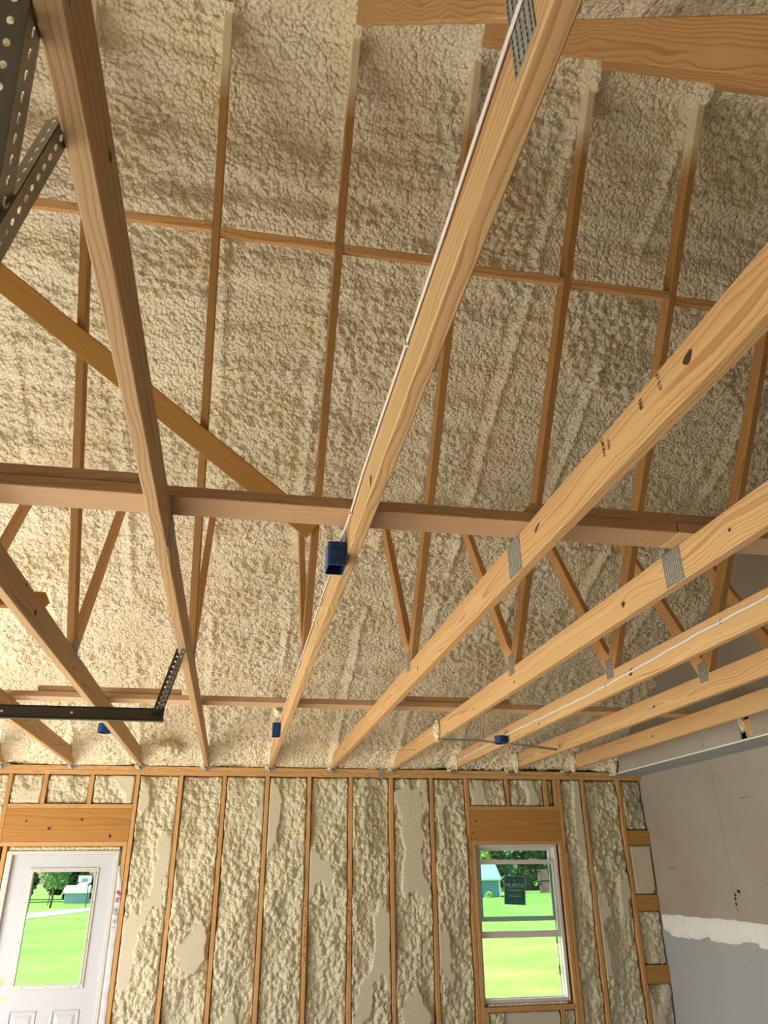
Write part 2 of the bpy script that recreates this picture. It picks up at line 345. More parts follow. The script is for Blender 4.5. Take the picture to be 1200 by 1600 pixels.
# right wall: drywall sheets, soffit, gable
wr = empty('wall_right', V(RX, 4.5, FL)); tag(wr, kind='structure')
def dots(bm, ox, pts, r=0.006, mi=1):
    for (y, z) in pts: disc(bm, ox, y, z, r, r * 0.8, 'x', mi, 8)
rng = random.Random(4)
SEAM = 6.50
bm = bmesh.new(); boxm(bm, (0, YF, -0.45), (0.013, SEAM - 0.0015, ZS + 0.25)); boxm(bm, (0, SEAM + 0.0015, -0.45), (0.013, YW + 0.14, ZS + 0.25)); boxm(bm, (0.011, SEAM - 0.01, -0.45), (0.014, SEAM + 0.01, ZS), 1); fixn(bm)
pts = []
for y0 in (7.35, 6.9, 6.52, 6.48, 6.05, 5.6, 5.2, 4.8):
    for z0 in np.arange(-0.3, 0.85, 0.21):
        if rng.random() < 0.8: pts.append((y0 + rng.uniform(-.03, .03), z0 + rng.uniform(-.04, .04)))
dots(bm, -0.001, pts); dots(bm, -0.0012, [(6.44, -0.16), (6.425, -0.165), (6.49, -0.19), (6.50, -0.22), (6.5, -0.26)], 0.016)
for (y, z, l) in ((6.1, 0.55, 0.14), (7.45, 0.02, 0.12)): disc(bm, -0.001, y, z, l / 2, 0.003, 'x', 1, 8)
put('upper_sheet', mesh_of('upper_sheet', bm, [M['dry'], M['dark']]), Matrix.Translation(V(RX, 0, 0)), wr)
bm = bmesh.new(); boxm(bm, (0, YF, FL), (0.013, YW + 0.14, -0.453)); fixn(bm)
dots(bm, -0.001, [(y + rng.uniform(-.03, .03), z + rng.uniform(-.03, .03)) for y in (7.4, 6.95, 6.5, 6.1, 5.6) for z in (-0.7, -0.95, -1.2)], 0.005)
put('lower_sheet', mesh_of('lower_sheet', bm, [M['dry2'], M['dark']]), Matrix.Translation(V(RX, 0, 0)), wr)
# joint compound band with ragged edges
bm = bmesh.new(); ys = np.arange(3.0, 7.79, 0.02)
up = -0.385 + 0.016 * (fbm(ys * 4, ys * 0, 3, 3) - .5) * 2; dn = -0.556 + 0.035 * (fbm(ys * 5, ys * 0 + 3, 4, 9) - .5) * 2 + 0.012 * np.sign(np.sin(ys * 9))
rows = []
for y, a, b in zip(ys, up, dn):
    rows.append([bm.verts.new((0.001, y, a)), bm.verts.new((-0.003, y, a - 0.006)), bm.verts.new((-0.004, y, (a + b) / 2)), bm.verts.new((-0.003, y, b + 0.008)), bm.verts.new((0.001, y, b))])
for r0, r1 in zip(rows, rows[1:]):
    for k in range(4): bm.faces.new((r0[k], r0[k + 1], r1[k + 1], r1[k]))
fixn(bm); put('joint_compound', mesh_of('joint_compound', bm, M['mud'], True), Matrix.Translation(V(RX, 0, 0)), wr)
# soffit underside + face (face is part of the gable drywall plane) with a torn hole
bm = bmesh.new(); boxm(bm, (GX, YF, ZS), (RX, YW + 0.02, ZS + 0.013)); fixn(bm)
put('soffit_underside', mesh_of('soffit_underside', bm, M['dry2']), Matrix.Translation(V(0, 0, 0)), wr)
HY0, HY1 = 5.33, 5.47
bm = bmesh.new()
boxm(bm, (0, YF, ZS - 0.002), (0.013, HY0, 1.15)); boxm(bm, (0, HY1, ZS - 0.002), (0.013, YW + 0.0, 1.15)); boxm(bm, (0, HY0, 1.085), (0.013, HY1, 1.15)); boxm(bm, (0, HY0, ZS - 0.002), (0.013, HY1, ZS + 0.012))
fixn(bm)
dots(bm, -0.001, [(y + rng.uniform(-.02, .02), z) for y in (7.5, 7.1, 6.7, 6.3, 6.02, 5.98, 5.7, 5.2, 4.9) for z in (0.945, 1.02)], 0.005)
disc(bm, -0.001, 6.0, 0.96, 0.0025, 0.03, 'x', 1, 8)
put('soffit_face', mesh_of('soffit_face', bm, [M['dry'], M['dark']]), Matrix.Translation(V(GX - 0.013, 0, 0)), wr)
bm = bmesh.new(); boxm(bm, (-0.003, YF, ZS - 0.004), (0.004, YW, ZS + 0.006)); fixn(bm)
put('corner_bead', mesh_of('corner_bead', bm, M['mud']), Matrix.Translation(V(GX - 0.013, 0, 0)), wr)
board('hole_block', (GX + 0.003, 5.335, ZS + 0.015), (GX + 0.041, 5.425, 1.06), M['stud'], wr)
# gable drywall (triangle above the soffit)
bm = bmesh.new(); pr = [(YF, 1.15), (YW, 1.15), (YC, 3.95)]
a = [bm.verts.new((0, p[0], p[1])) for p in pr]; b = [bm.verts.new((0.013, p[0], p[1])) for p in pr]
bm.faces.new(a[::-1]); bm.faces.new(b)
for i in range(3): bm.faces.new((a[i], a[(i + 1) % 3], b[(i + 1) % 3], b[i]))
fixn(bm); put('gable_drywall', mesh_of('gable_drywall', bm, M['gable']), Matrix.Translation(V(GX - 0.013, 0, 0)), wr)
bm = bmesh.new(); boxm(bm, (RX + 0.014, YF - 0.1, FL), (RX + 0.16, YW + 0.15, 4.1)); fixn(bm)
put('outer_shell', mesh_of('outer_shell', bm, M['osb']), Matrix.Translation(V(0, 0, 0)), wr)

# ------------------------------------------------------------------ ceiling: sprayed foam under both roof slopes
def ceiling_mesh():
    xs = np.arange(XL - 0.02, GX + 0.02, 0.0095)
    tf = np.arange(0, 6.24, 0.0095); tn = -np.arange(0.03, 6.2, 0.03)[::-1]
    t = np.concatenate([tn, tf]); cs = 1 / math.sqrt(1 + SL * SL); sn = SL * cs
    Xg, Tg = np.meshgrid(xs, t)
    Yg = YC + Tg * cs; r = 0.10; Zg = foam_z(YC) - SL * (np.sqrt((Tg * cs) ** 2 + r * r) - r)
    nx = 0 * Xg; sgn = Tg / np.sqrt(Tg ** 2 + 0.15 ** 2)
    ny = -sn * sgn; nz = -np.ones_like(Xg) * cs
    wx = Xg + 0.03 * (vn(Xg * 6, Tg * 6, 5) - .5); wt = Tg + 0.03 * (vn(Xg * 6, Tg * 6, 6) - .5)
    d = 0.050 * (fbm(Xg * 1.3, Tg * 1.7, 3, 1) - .5)
    d += 0.078 * (fbm(Xg * 0.8 + 3, Tg * 6.5 + 0.8 * vn(Xg * 1.5, Tg * 0.7, 8), 3, 21) - .5)
    amp = 0.35 + 1.1 * ss(0.38, 0.68, fbm(Xg * 2.3, Tg * 2.9, 3, 31))
    d += 0.028 * amp * domes(wx / 0.046, wt / 0.036, 2)
    d += 0.011 * domes(wx / 0.028, wt / 0.024, 3) * (0.5 + 0.7 * vn(Xg * 3, Tg * 3, 12))
    big = ss(0.56, 0.75, fbm(Xg * 1.9 + 5, Tg * 3.1, 2, 61)); d += 0.020 * big * domes(wx / 0.085, wt / 0.06, 9)
    for k in range(-5, 7):                      # foam built up against the buried rafters
        xk = XK(k); wob = 0.02 * (vn(Tg * 3, Tg * 0 + k, 40) - .5)
        on = ss(0.30, 0.6, fbm(Tg * 1.6, Tg * 0 + k * 3.3, 2, 50))
        d += 0.020 * on * np.exp(-((Xg - xk - wob - 0.012) / 0.024) ** 2) - 0.012 * on * np.exp(-((Xg - xk + 0.06 - wob) / 0.03) ** 2)
        rr = ((Xg - xk) / 0.060) ** 2 + ((Yg - YC) / 0.11) ** 2; d += 0.06 * np.exp(-rr)
        rr2 = ((Xg - xk) / 0.045) ** 2 + ((Yg - 5.19) / 0.07) ** 2; d += 0.035 * np.exp(-rr2)
        rr3 = ((Xg - xk) / 0.055) ** 2 + ((Yg - 7.66) / 0.16) ** 2; d += 0.03 * np.exp(-rr3)
    d += 0.05 * ss(7.42, 7.50, Yg + 0.04 * (vn(Xg * 3, Tg * 0, 70) - .5)) * (0.7 + 0.6 * vn(Xg * 4, Tg * 2, 71))
    d += 0.04 * ss(GX - 0.16, GX, Xg) * ss(4.7, 5.2, Yg) * fbm(Xg * 4, Tg * 3, 2, 77)
    Zc = Zg + nz * d; Zc = np.where(Yg > YW - .06, np.maximum(Zc, ZB + .004 + .004 * vn(Xg * 20, Tg * 20, 4)), Zc)
    P = np.stack([Xg + nx * d, Yg + ny * d, Zc], 2)
    return grid_mesh('ceiling', P, M['foam'])
ceil = put('ceiling', ceiling_mesh(), Matrix.Translation((0, 0, E))); tag(ceil, kind='structure')
bm = bmesh.new()
for sgn in (1, -1):
    a = (YC, foam_z(YC) + 0.16); b = (YC + sgn * 6.2, foam_z(YC + 6.2) + 0.16)
    vs = [bm.verts.new((x, p[0], p[1] + dz)) for x in (XL - 0.3, RX + 0.4) for dz in (0, 0.03) for p in (a, b)]
    for f in ((0, 1, 3, 2), (4, 6, 7, 5), (0, 4, 5, 1), (2, 3, 7, 6), (0, 2, 6, 4), (1, 5, 7, 3)): bm.faces.new([vs[i] for i in f])
fixn(bm); put('roof_deck', mesh_of('roof_deck', bm, M['osb']), Matrix.Translation((0, 0, E)), ceil)

# ------------------------------------------------------------------ roof trusses
def cable_marks(): return ()
TL = {
 -4: 'roof truss farthest left, only its chord end seen at the back wall',
 -3: 'roof truss in the lower left corner, ending above the white door',
 -2: 'roof truss with a round blue box on its left, above the black track',
 -1: 'roof truss crossing the left of the photo from the top, holding the perforated track hangers',
 0: 'roof truss carrying the white cable and two blue boxes in the middle of the room',
 1: 'roof truss with a big dark knot and black stamps on its chord',
 2: 'roof truss with a blob of foam low on its chord, right of the stamped one',
 3: 'roof truss at right carrying a white cable to a round blue box',
 4: 'second roof truss from the drywall soffit, right of the cabled truss',
 5: 'last roof truss before the drywall soffit, its chord running just above it'}
KN = {1: [(1.21, 1.02, .020, .013), (2.13, 1.02, .026, .006), (3.9, 0.99, .014, .008)], 2: [(2.75, 0.995, .016, .012), (2.0, 1.0, .008, .006), (4.1, 0.98, .01, .008), (4.9, .985, .01, .008)],
      3: [(3.88, 1.005, .028, .018), (5.3, 0.97, .012, .008)], 4: [(3.3, 1.04, .014, .009), (4.75, 1.0, .014, .009), (6.4, 0.99, .012, .008)], 5: [(5.9, 1.0, .012, .008)], -1: [(3.35, 1.0, .008, .006), (0.9, 1.03, .012, .008)],
      -2: [(3.25, 1.0, .022, .014), (4.15, 0.985, .02, .008), (3.05, 1.05, .01, .008)], -3: [(5.1, 1.0, .014, .01)], 0: [(1.8, 0.97, .012, .02), (3.2, 1.0, .01, .008)], -4: []}
mc = {}
def shared(key, fn):
    if key not in mc: mc[key] = fn()
    return mc[key]
def web_mesh(poly2, O, ax, ay, mt, name):
    def f():
        bm = bmesh.new(); A = Vector(ax); B = Vector(ay)
        prism(bm, [((Vector(p) - Vector(O)).dot(A), (Vector(p) - Vector(O)).dot(B)) for p in poly2], -T / 2, T / 2); fixn(bm); bevel(bm, 0.0022)
        return mesh_of(name, bm, [mt])
    return f
def dirv(p, q): d = Vector(q) - Vector(p); return d.normalized()
def plate_mesh(w, h, teeth=True):
    bm = bmesh.new(); boxm(bm, (-w / 2, -h / 2, -0.001), (w / 2, h / 2, 0.001)); fixn(bm)
    nx = max(2, int(w / 0.0125)); nz = max(2, int(h / 0.0125)); r = random.Random(3)
    for i in range(nx):
        for j in range(nz):
            cx = -w / 2 + (i + .5) * w / nx; cz = -h / 2 + (j + .5) * h / nz
            for sd in (-1, 1):
                vs = [bm.verts.new((cx + dx, cz + dz, sd * 0.0016)) for dx, dz in ((-.0018, -.0042), (.0018, -.0042), (.0018, .0042), (-.0018, .0042))]
                bm.faces.new(vs).material_index = 1
    return mesh_of('connector_plate', bm, [M['plate'], M['dark']])
def truss(k):
    xk = XK(k); root = empty('roof_truss', V(xk, YW, ZB)); tag(root, TL[k], 'truss', 'roof trusses two feet apart')
    near_end = YF + 0.0
    vis = -1 if k >= 0 else 1                # side of the chord turned to the room's middle
    # bottom chord: local x = +Y, y = +Z, z = +X
    Lc = 7.90 - near_end; yc = (7.90 + near_end) / 2; zc = ZB + CH / 2
    marks = [(y - yc, z - zc, a, b, vis, 1) for (y, z, a, b) in KN[k]]
    bm = bmesh.new()
    w = np.linspace(-Lc / 2, Lc / 2, 2); prism(bm, [(-Lc / 2, -CH / 2), (Lc / 2, -CH / 2), (Lc / 2, CH / 2), (-Lc / 2, CH / 2)], -T / 2, T / 2); fixn(bm); bevel(bm, 0.003)
    for (a, b, ra, rb, sd, mi) in marks: disc(bm, a, b, sd * (T / 2 + 0.0008), ra, rb, 'z', mi, rot=0.3 * sd)
    if k == 1:                                # mill stamps
        r = random.Random(8)
        for (y0, z0, n, hh) in ((1.63, 1.035, 8, 0.055), (1.60, 1.03, 5, 0.03), (1.42, 1.035, 4, 0.03), (1.33, 1.04, 7, 0.05)):
            for i in range(n):
                zz = z0 - hh / 2 + hh * (i + .5) / n
                for q in range(3):
                    a = y0 - yc + r.uniform(-.006, .006); b2 = zz - zc + r.uniform(-.002, .002); dx = r.choice((.0016, .005)); dz = r.choice((.0009, .0022))
                    vs = [bm.verts.new((a + sx * dx, b2 + sz * dz, vis * (T / 2 + .0009))) for sx, sz in ((-1, -1), (1, -1), (1, 1), (-1, 1))]
                    bm.faces.new(vs).material_index = 2
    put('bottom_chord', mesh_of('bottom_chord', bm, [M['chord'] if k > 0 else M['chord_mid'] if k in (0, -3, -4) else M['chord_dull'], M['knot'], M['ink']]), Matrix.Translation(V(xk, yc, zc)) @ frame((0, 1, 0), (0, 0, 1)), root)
    # webs (coordinates in the Y-Z plane)
    dfar = dirv((4.07, ZT), (YC, 3.66)); nfar = Vector((-dfar.y, dfar.x)) * -1
    def put_web(key, poly, O, d, mt):
        n = Vector((-d.y, d.x)); me = shared(key, web_mesh(poly, O, d, n, mt, 'web'))
        return put('web', me, Matrix.Translation(V(xk, O[0], O[1])) @ frame((0, d.x, d.y), (0, n.x, n.y)), root)
    up = nfar if nfar.x > 0 else -nfar
    e0 = Vector((4.07, ZT)); top = e0 + dfar * ((e0.x - YC) / -dfar.x)
    far = e0 + up * 0.089
    f_low = far + dfar * 0.06
    f_top = far + dfar * ((far.x - YC) / -dfar.x)
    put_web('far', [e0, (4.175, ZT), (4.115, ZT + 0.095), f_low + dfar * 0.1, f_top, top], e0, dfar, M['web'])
    # near web
    g0 = Vector((0.605, 1.07)); dn = dirv(g0, (YC, 3.715)); un = Vector((-dn.y, dn.x)); un = un if un.x < 0 else -un
    gt = g0 + dn * ((YC - g0.x) / dn.x); h0 = g0 + un * 0.105; hb = h0 + dn * ((ZT - h0.y) / dn.y); ht = h0 + dn * ((YC - h0.x) / dn.x)
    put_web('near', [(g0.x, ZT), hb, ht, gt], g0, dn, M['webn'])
    # short web, far side, up to the buried rafter
    s0 = Vector((4.178, ZT)); ds = dirv(s0, (4.95, ZT + 0.77 * 1.56)); ls = 1.62
    ns = Vector((-ds.y, ds.x)); ns = ns if ns.x < 0 else -ns
    put_web('short', [s0, s0 + ds * ls, s0 + ds * ls + ns * 0.089, s0 + ds * 0.12 + ns * 0.089, (4.115, ZT + 0.095)], s0, ds, M['stud'])
    # rafters buried in the foam
    for sg in (1, -1):
        p0 = Vector((YC, foam_z(YC) + 0.10)); p1 = Vector((YC + sg * 5.45, foam_z(YC + 5.45) + 0.10)); d = dirv(p0, p1)
        me = shared('raf%d' % sg, web_mesh([p0, p1, p1 + Vector((0, .095)), p0 + Vector((0, .095))], p0, d, Vector((-d.y, d.x)), M['stud'], 'top_chord'))
        put('top_chord', me, Matrix.Translation(V(xk, p0.x, p0.y)) @ frame((0, d.x, d.y), (0, -d.y, d.x)), root)
    # toothed plates on both faces
    for sd in (-1, 1):
        px = xk + sd * (T / 2 + 0.001)
        for key, (yy, zz, w, h, rt) in {'p1': (4.125, 1.083, 0.088, 0.115, 0.0), 'p2': (2.353, (ZB + ZT) / 2, 0.122, 0.128, 0.0), 'p3': (0.585, 1.045, 0.075, 0.17, 0.0), }.items():
            me = shared(key, lambda: plate_mesh(w, h))
            put('connector_plate', me, Matrix.Translation(V(px, yy, zz)) @ frame((0, 1, 0), (0, 0, 1)), root)
    return root
TR = {k: truss(k) for k in range(-4, 6)}

# ------------------------------------------------------------------ braces on top of the bottom chords
def zflat(n): return ZT + 0.001 + n * 0.039
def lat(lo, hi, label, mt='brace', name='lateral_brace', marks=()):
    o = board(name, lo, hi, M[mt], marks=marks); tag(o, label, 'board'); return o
mk = [(-1.2, 0.02, .008, .006, -1, 1), (-0.3, -0.03, .007, .006, -1, 1), (1.4, 0.01, .008, .005, -1, 1), (0.4, 0.03, .006, .005, -1, 1)]
lat((XK(-4) - .1, 2.195, zflat(0)), (1.47, 2.335, zflat(0) + .038), 'long flat board across the bottom chords in mid photo, the nearer brace line')
lat((1.475, 2.195, zflat(0)), (3.84, 2.335, zflat(0) + .038), 'flat board continuing the nearer brace line to the right, butted to the long one')
lat((XK(-4) - .1, 2.20, zflat(1)), (-0.37, 2.33, zflat(1) + .038), 'short board lapped on top of the nearer brace line at the left edge')
lat((0.93, 2.20, zflat(1)), (1.92, 2.33, zflat(1) + .038), 'board lapped on top of the nearer brace line over its butt joint at right')
lat((XK(-4) - .1, 5.33, zflat(0)), (2.20, 5.47, zflat(0) + .038), 'long flat board across the chords near the back wall, farther brace line')
lat((2.205, 5.33, zflat(0)), (3.84, 5.47, zflat(0) + .038), 'flat board carrying the farther brace line on to the drywall gable')
lat((-1.33, 5.34, zflat(1)), (-0.41, 5.46, zflat(1) + .038), 'board lapped on top of the farther brace line, behind the track hanger')
lat((1.16, 5.34, zflat(1)), (1.94, 5.46, zflat(1) + .038), 'board lapped on top of the farther brace line, right of the middle')
# diagonal brace nailed across the long webs
dw = Vector((0, -0.572, 0.820)); nw = Vector((0, -0.820, -0.572))
a0 = Vector((0.309, 3.675, 1.66)); a1 = a0 + Vector((-.817, -.330, .473)) * 2.6; ax = (a1 - a0).normalized(); ay = nw.cross(ax).normalized()
if ay.z < 0: ay = -ay
L = (a1 - a0).length
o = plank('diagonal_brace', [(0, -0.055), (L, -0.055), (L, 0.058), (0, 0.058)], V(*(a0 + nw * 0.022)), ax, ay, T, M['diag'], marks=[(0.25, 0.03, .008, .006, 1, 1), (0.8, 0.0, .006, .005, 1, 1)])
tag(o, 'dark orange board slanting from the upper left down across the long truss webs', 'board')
# blocks between the long webs
BL = {(-3): 'leftmost visible, behind the perforated angles', -2: 'left of the first web right of the big left chord', -1: 'between the two long webs left of centre', 0: 'between the web left of the centre chord and that chord',
      1: 'just right of the big centre chord', 2: 'between the two right hand long webs', 3: 'last at right, running behind the big knotted chord'}
for k in range(-3, 4):
    z = 2.84 - 0.006 * (k % 2) - 0.010 * k; y = 4.07 - (z - ZT) / 1.436
    c = Vector((0, y, z)) - nw * 0.045
    x0, x1 = XK(k) + .020, XK(k + 1) - .020
    o = plank('web_block', [(-(x1 - x0) / 2, -.0195), ((x1 - x0) / 2, -.0195), ((x1 - x0) / 2, .0195), (-(x1 - x0) / 2, .0195)], V((x0 + x1) / 2, c.y, c.z), (1, 0, 0), tuple(dw), 0.086, M['stud'],
              marks=[(-(x1 - x0) / 2 + .03, 0, .004, .003, 1, 1), ((x1 - x0) / 2 - .03, .004, .004, .003, 1, 1)])
    tag(o, 'short pine block, ' + BL[k], 'block', 'blocks between the webs')
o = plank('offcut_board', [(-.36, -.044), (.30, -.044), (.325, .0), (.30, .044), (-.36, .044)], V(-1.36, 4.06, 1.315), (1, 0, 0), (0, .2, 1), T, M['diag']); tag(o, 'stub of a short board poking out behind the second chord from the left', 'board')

# ------------------------------------------------------------------ top plates, studs, headers
o = board('top_plate', (XL, YW, ZB - .038), (RX - .001, YW + .14, ZB), M['stud']); tag(o, 'upper top plate of the back wall, under the truss ends', 'board')
o = board('top_plate', (XL, YW, ZB - .077), (RX - .001, YW + .14, ZB - .039), M['stud']); tag(o, 'lower top plate of the back wall, on the studs', 'board')
ZP = ZB - .078
def stud(x, z0, z1, label, name='wall_stud', grp='studs of the back wall', red=False, w=.036):
    mats = [M['stud'], M['knot'], M['redink']]; marks = []
    L2 = (z1 - z0) / 2
    r = random.Random(int(x * 100) + 77)
    for _ in range(int(L2 * 3)): marks.append((r.uniform(-L2, L2), r.uniform(-.05, .05), .006, .004, r.choice((-1, 1)), 1))
    o = board(name, (x - w / 2, YW, z0), (x + w / 2, YW + .138, z1), M['stud'], marks=marks, mats=mats)
    if red:
        bm = bmesh.new(); bm.from_mesh(o.data); rr = random.Random(5)
        loc = WM[o.name]; inv = loc.inverted()
        for i in range(34):
            zz = -0.15 - i * 0.018
            if i % 9 in (7, 8): continue
            for q in range(2):
                zc_ = zz + rr.uniform(-.003, .003); xc_ = x + rr.uniform(-.006, .006); a = rr.choice((.002, .006)); c = rr.choice((.0015, .005))
                vs = [bm.verts.new(inv @ V(xc_ + sx * a, YW - .0007, zc_ + sz * c)) for sx, sz in ((-1, -1), (1, -1), (1, 1), (-1, 1))]
                bm.faces.new(vs).material_index = 2
        bm.to_mesh(o.data); bm.free()
    tag(o, label, 'stud', grp); return o
stud(-2.028, FL, ZP, 'full height stud left of the white door')
stud(-1.962, FL, 0.247, 'trimmer stud against the left side of the white door frame')
stud(-0.945, FL, 0.247, 'trimmer stud against the right side of the white door opening')
stud(-0.905, FL, ZP, 'full height stud right of the white door, doubled with the trimmer')
names = ['first', 'second', 'third', 'fourth', 'fifth', 'sixth', 'seventh']
SX = [-0.508 + i * 0.4064 for i in range(7)]
extra = ['', '', '', ' with faint red stamps', ' with a column of red stamps', '', ', next to the window']
for i, x in enumerate(SX):
    stud(x, FL, ZP, '%s single stud to the right of the white door%s' % (names[i], extra[i]), red=i in (3, 4))
stud(2.300, FL, ZP, 'full height stud at the left of the window')
stud(2.338 - .0, FL, WZ1, 'trimmer stud on the left side of the window', w=.034)
stud(3.244, FL, WZ1, 'trimmer stud on the right side of the window', w=.036)
stud(3.284, FL, ZP, 'full height stud at the right of the window', w=.036)
stud(3.542, FL, ZP, 'single stud between the window and the last stud at the drywall corner')
stud(3.955, FL, ZP, 'last stud before the drywall corner, with blocks nailed to its right')
# above the door and window
HW0, HW1 = -1.985 + .04 - .04, -0.925
def header(x0, x1, nm, lab):
    o = board('header_beam', (x0, YW + .002, .286), (x1, YW + .14, .565), M['header'], mats=[M['header'], M['knot'], M['ink']],
              marks=[((p - (x0 + x1) / 2), q, a, b, sgn, 1) for (p, q, a, b) in nm for sgn in (1, -1)])
    tag(o, lab, 'beam')
header(-2.009, -0.925, [(-1.826, .03, .012, .008), (-1.62, -.03, .018, .012), (-1.351, .045, .014, .010), (-1.087, -.095, .011, .019), (-1.99, .0, .003, .002)], 'wide orange header beam with dark knots above the white door')
header(2.320, 3.264, [(2.37, .035, .010, .008), (2.34, -.07, .009, .007)], 'wide orange header beam above the window')
for x0, x1, w in ((-2.009, -0.925, 'white door'), (2.320, 3.264, 'window')):
    o = board('header_plate', (x0, YW, .566), (x1, YW + .14, .603), M['stud']); tag(o, 'flat plate on top of the header over the %s' % w, 'board')
    o = board('header_plate', (x0, YW, .248), (x1, YW + .14, .285), M['stud']); tag(o, 'flat plate under the header over the %s' % w, 'board')
for x, l in ((-1.72, 'left cripple stud above the door header'), (-1.313, 'right cripple stud above the door header'), (2.724, 'cripple stud above the middle of the window header'), (3.135, 'cripple stud above the right part of the window header')):
    stud(x, .604, ZP, l, 'cripple_stud', 'cripple studs over the headers')
o = board('rough_sill', (2.356, YW - .002, -1.142), (3.225, YW + .14, -1.104), M['stud']); tag(o, 'rough sill board under the window', 'board')
for x, l in ((2.376, 'cripple stud under the left end of the window sill'), (3.10, 'cripple stud under the right part of the window sill')): stud(x, FL, -1.143, l, 'cripple_stud', 'cripple studs under the sill')
for (z0, z1), l in zip(((.238, .378), (-.356, -.213), (-.968, -.815)), ('topmost', 'middle', 'lowest')):
    o = board('corner_block', (3.974, YW + .004, z0), (RX - .004, YW + .042, z1), M['header'], marks=[(0.02, .03, .005, .004, 1, 1), (0.02, .03, .005, .004, -1, 1)])
    tag(o, '%s wood block between the last stud and the drywall corner' % l, 'block', 'corner backing blocks')

# ------------------------------------------------------------------ foam in the wall bays
def bay(x0, x1, z0, z1, label, seed, shave=0.5, rec=0.028):
    dx = 0.0075; xs = np.linspace(x0, x1, max(6, int((x1 - x0) / dx) + 1)); zs = np.linspace(z0, z1, max(6, int((z1 - z0) / dx) + 1))
    Xg, Zg = np.meshgrid(xs, zs); sd = seed * 11
    wx = Xg + 0.02 * (vn(Xg * 9, Zg * 9, sd) - .5); wz = Zg + 0.02 * (vn(Xg * 9, Zg * 9, sd + 1) - .5)
    u = (Xg - x0) / (x1 - x0)
    h = -rec - 0.012 + 0.10 * (fbm(Xg * 2.6 + seed, Zg * 1.7, 3, sd + 2) - .5) + 0.03 * (fbm(Xg * 7, Zg * 3.2, 2, sd + 5) - .5)
    h += 0.028 * domes(wx / 0.045, wz / 0.055, sd + 3) * (0.5 + fbm(Xg * 3, Zg * 3, 2, sd + 9)) + 0.012 * domes(wx / 0.024, wz / 0.030, sd + 4)
    sm = ss(0.60, 0.74, fbm(Xg * 3.4 + seed * 3, Zg * 1.6, 4, sd + 8) + 0.30 * (shave - .5))
    h = h + 0.050 * sm
    lim = -0.002 + 0.0004 * np.sin(Zg * 130 + Xg * 60); sh = ss(-0.001, 0.004, h - lim) * (sm > .08); h = np.where(sm > .08, np.minimum(h, lim), np.minimum(h, 0.022))
    # ragged little crevice against the studs / edges
    ed = np.minimum(np.minimum(Xg - x0, x1 - Xg), 9); ez = np.minimum(Zg - z0, z1 - Zg)
    wob = 0.006 + 0.012 * fbm(Xg * 0 + seed, Zg * 14, 2, sd + 6)
    h -= 0.030 * (1 - ss(0, 1, ed / wob)) + 0.030 * (1 - ss(0, 1, ez / (0.008 + 0.008 * vn(Xg * 12, Zg * 0, sd + 7))))
    P = np.stack([Xg - (x0 + x1) / 2, -h, Zg - z0], 2)
    P = P[:, ::1, :]
    me = grid_mesh('foam_fill', P, M['foamw'], sh)
    # back it up so that it is a real slab
    bm = bmesh.new(); bm.from_mesh(me)
    be = [e for e in bm.edges if e.is_boundary]
    r = bmesh.ops.extrude_edge_only(bm, edges=be); vs = [g for g in r['geom'] if isinstance(g, bmesh.types.BMVert)]
    for v in vs: v.co.y = 0.13
    bm.to_mesh(me); bm.free()
    o = put('foam_fill', me, Matrix.Translation(V((x0 + x1) / 2, YW, z0))); tag(o, label, 'insulation', 'spray foam filling the stud bays'); return o
h2 = .019
bay(-2.30, -2.048, FL, ZP - .002, 'strip of spray foam at the far left, beyond the stud left of the door', 1)
bay(-2.008, -1.74, .606, ZP - .002, 'left square of spray foam above the door header', 2, 1.0)
bay(-1.70, -1.333, .606, ZP - .002, 'middle square of spray foam above the door header', 3, .95)
bay(-1.293, -.925, .606, ZP - .002, 'right square of spray foam above the door header', 4, .95)
bay(-.886, SX[0] - h2, FL, ZP - .002, 'spray foam bay directly right of the white door', 5, .55)
labs = ['second foam bay right of the door', 'third foam bay right of the door', 'fourth foam bay right of the door', 'fifth foam bay right of the door, left of the red stamped stud', 'sixth foam bay right of the door, large grey shaved patch',
        'seventh foam bay right of the door']
for i in range(6): bay(SX[i] + h2, SX[i + 1] - h2, FL, ZP - .002, labs[i], 6 + i, [.45, .35, .3, .5, .75, .5][i])
bay(SX[6] + h2, 2.281, FL, ZP - .002, 'narrow foam bay against the stud left of the window', 13, .5)
bay(2.320, 2.705, .606, ZP - .002, 'left square of spray foam above the window header', 14, .8)
bay(2.744, 3.116, .606, ZP - .002, 'right square of spray foam above the window header', 15, .8)
bay(3.155, 3.225, .606, ZP - .002, 'sliver of spray foam above the right end of the window header', 16, .4)
o = board('cripple_stud', (3.228, YW, .604), (3.264, YW + .138, ZP), M['stud']); tag(o, 'rightmost cripple stud over the window header', 'stud', 'cripple studs over the headers')
bay(3.304, 3.523, FL, ZP - .002, 'narrow foam bay just right of the window', 17, .6)
bay(3.562, 3.936, FL, ZP - .002, 'wide foam bay before the last stud at the drywall corner, long shaved patch', 18, .75)
for (z0, z1), l in zip(((.380, ZP - .002), (-.211, .236), (-.813, -.358), (FL, -.970)), ('topmost', 'second', 'third', 'lowest')):
    bay(3.975, RX - .006, z0, z1, '%s pocket of foam in the drywall corner' % l, 20 + int(z0 * 3), .6)
bay(2.396, 3.08, FL, -1.144, 'foam filling the wall below the window sill', 27, .7)
bay(3.12, 3.225, FL, -1.144, 'small foam pocket below the right end of the window sill', 28, .5)

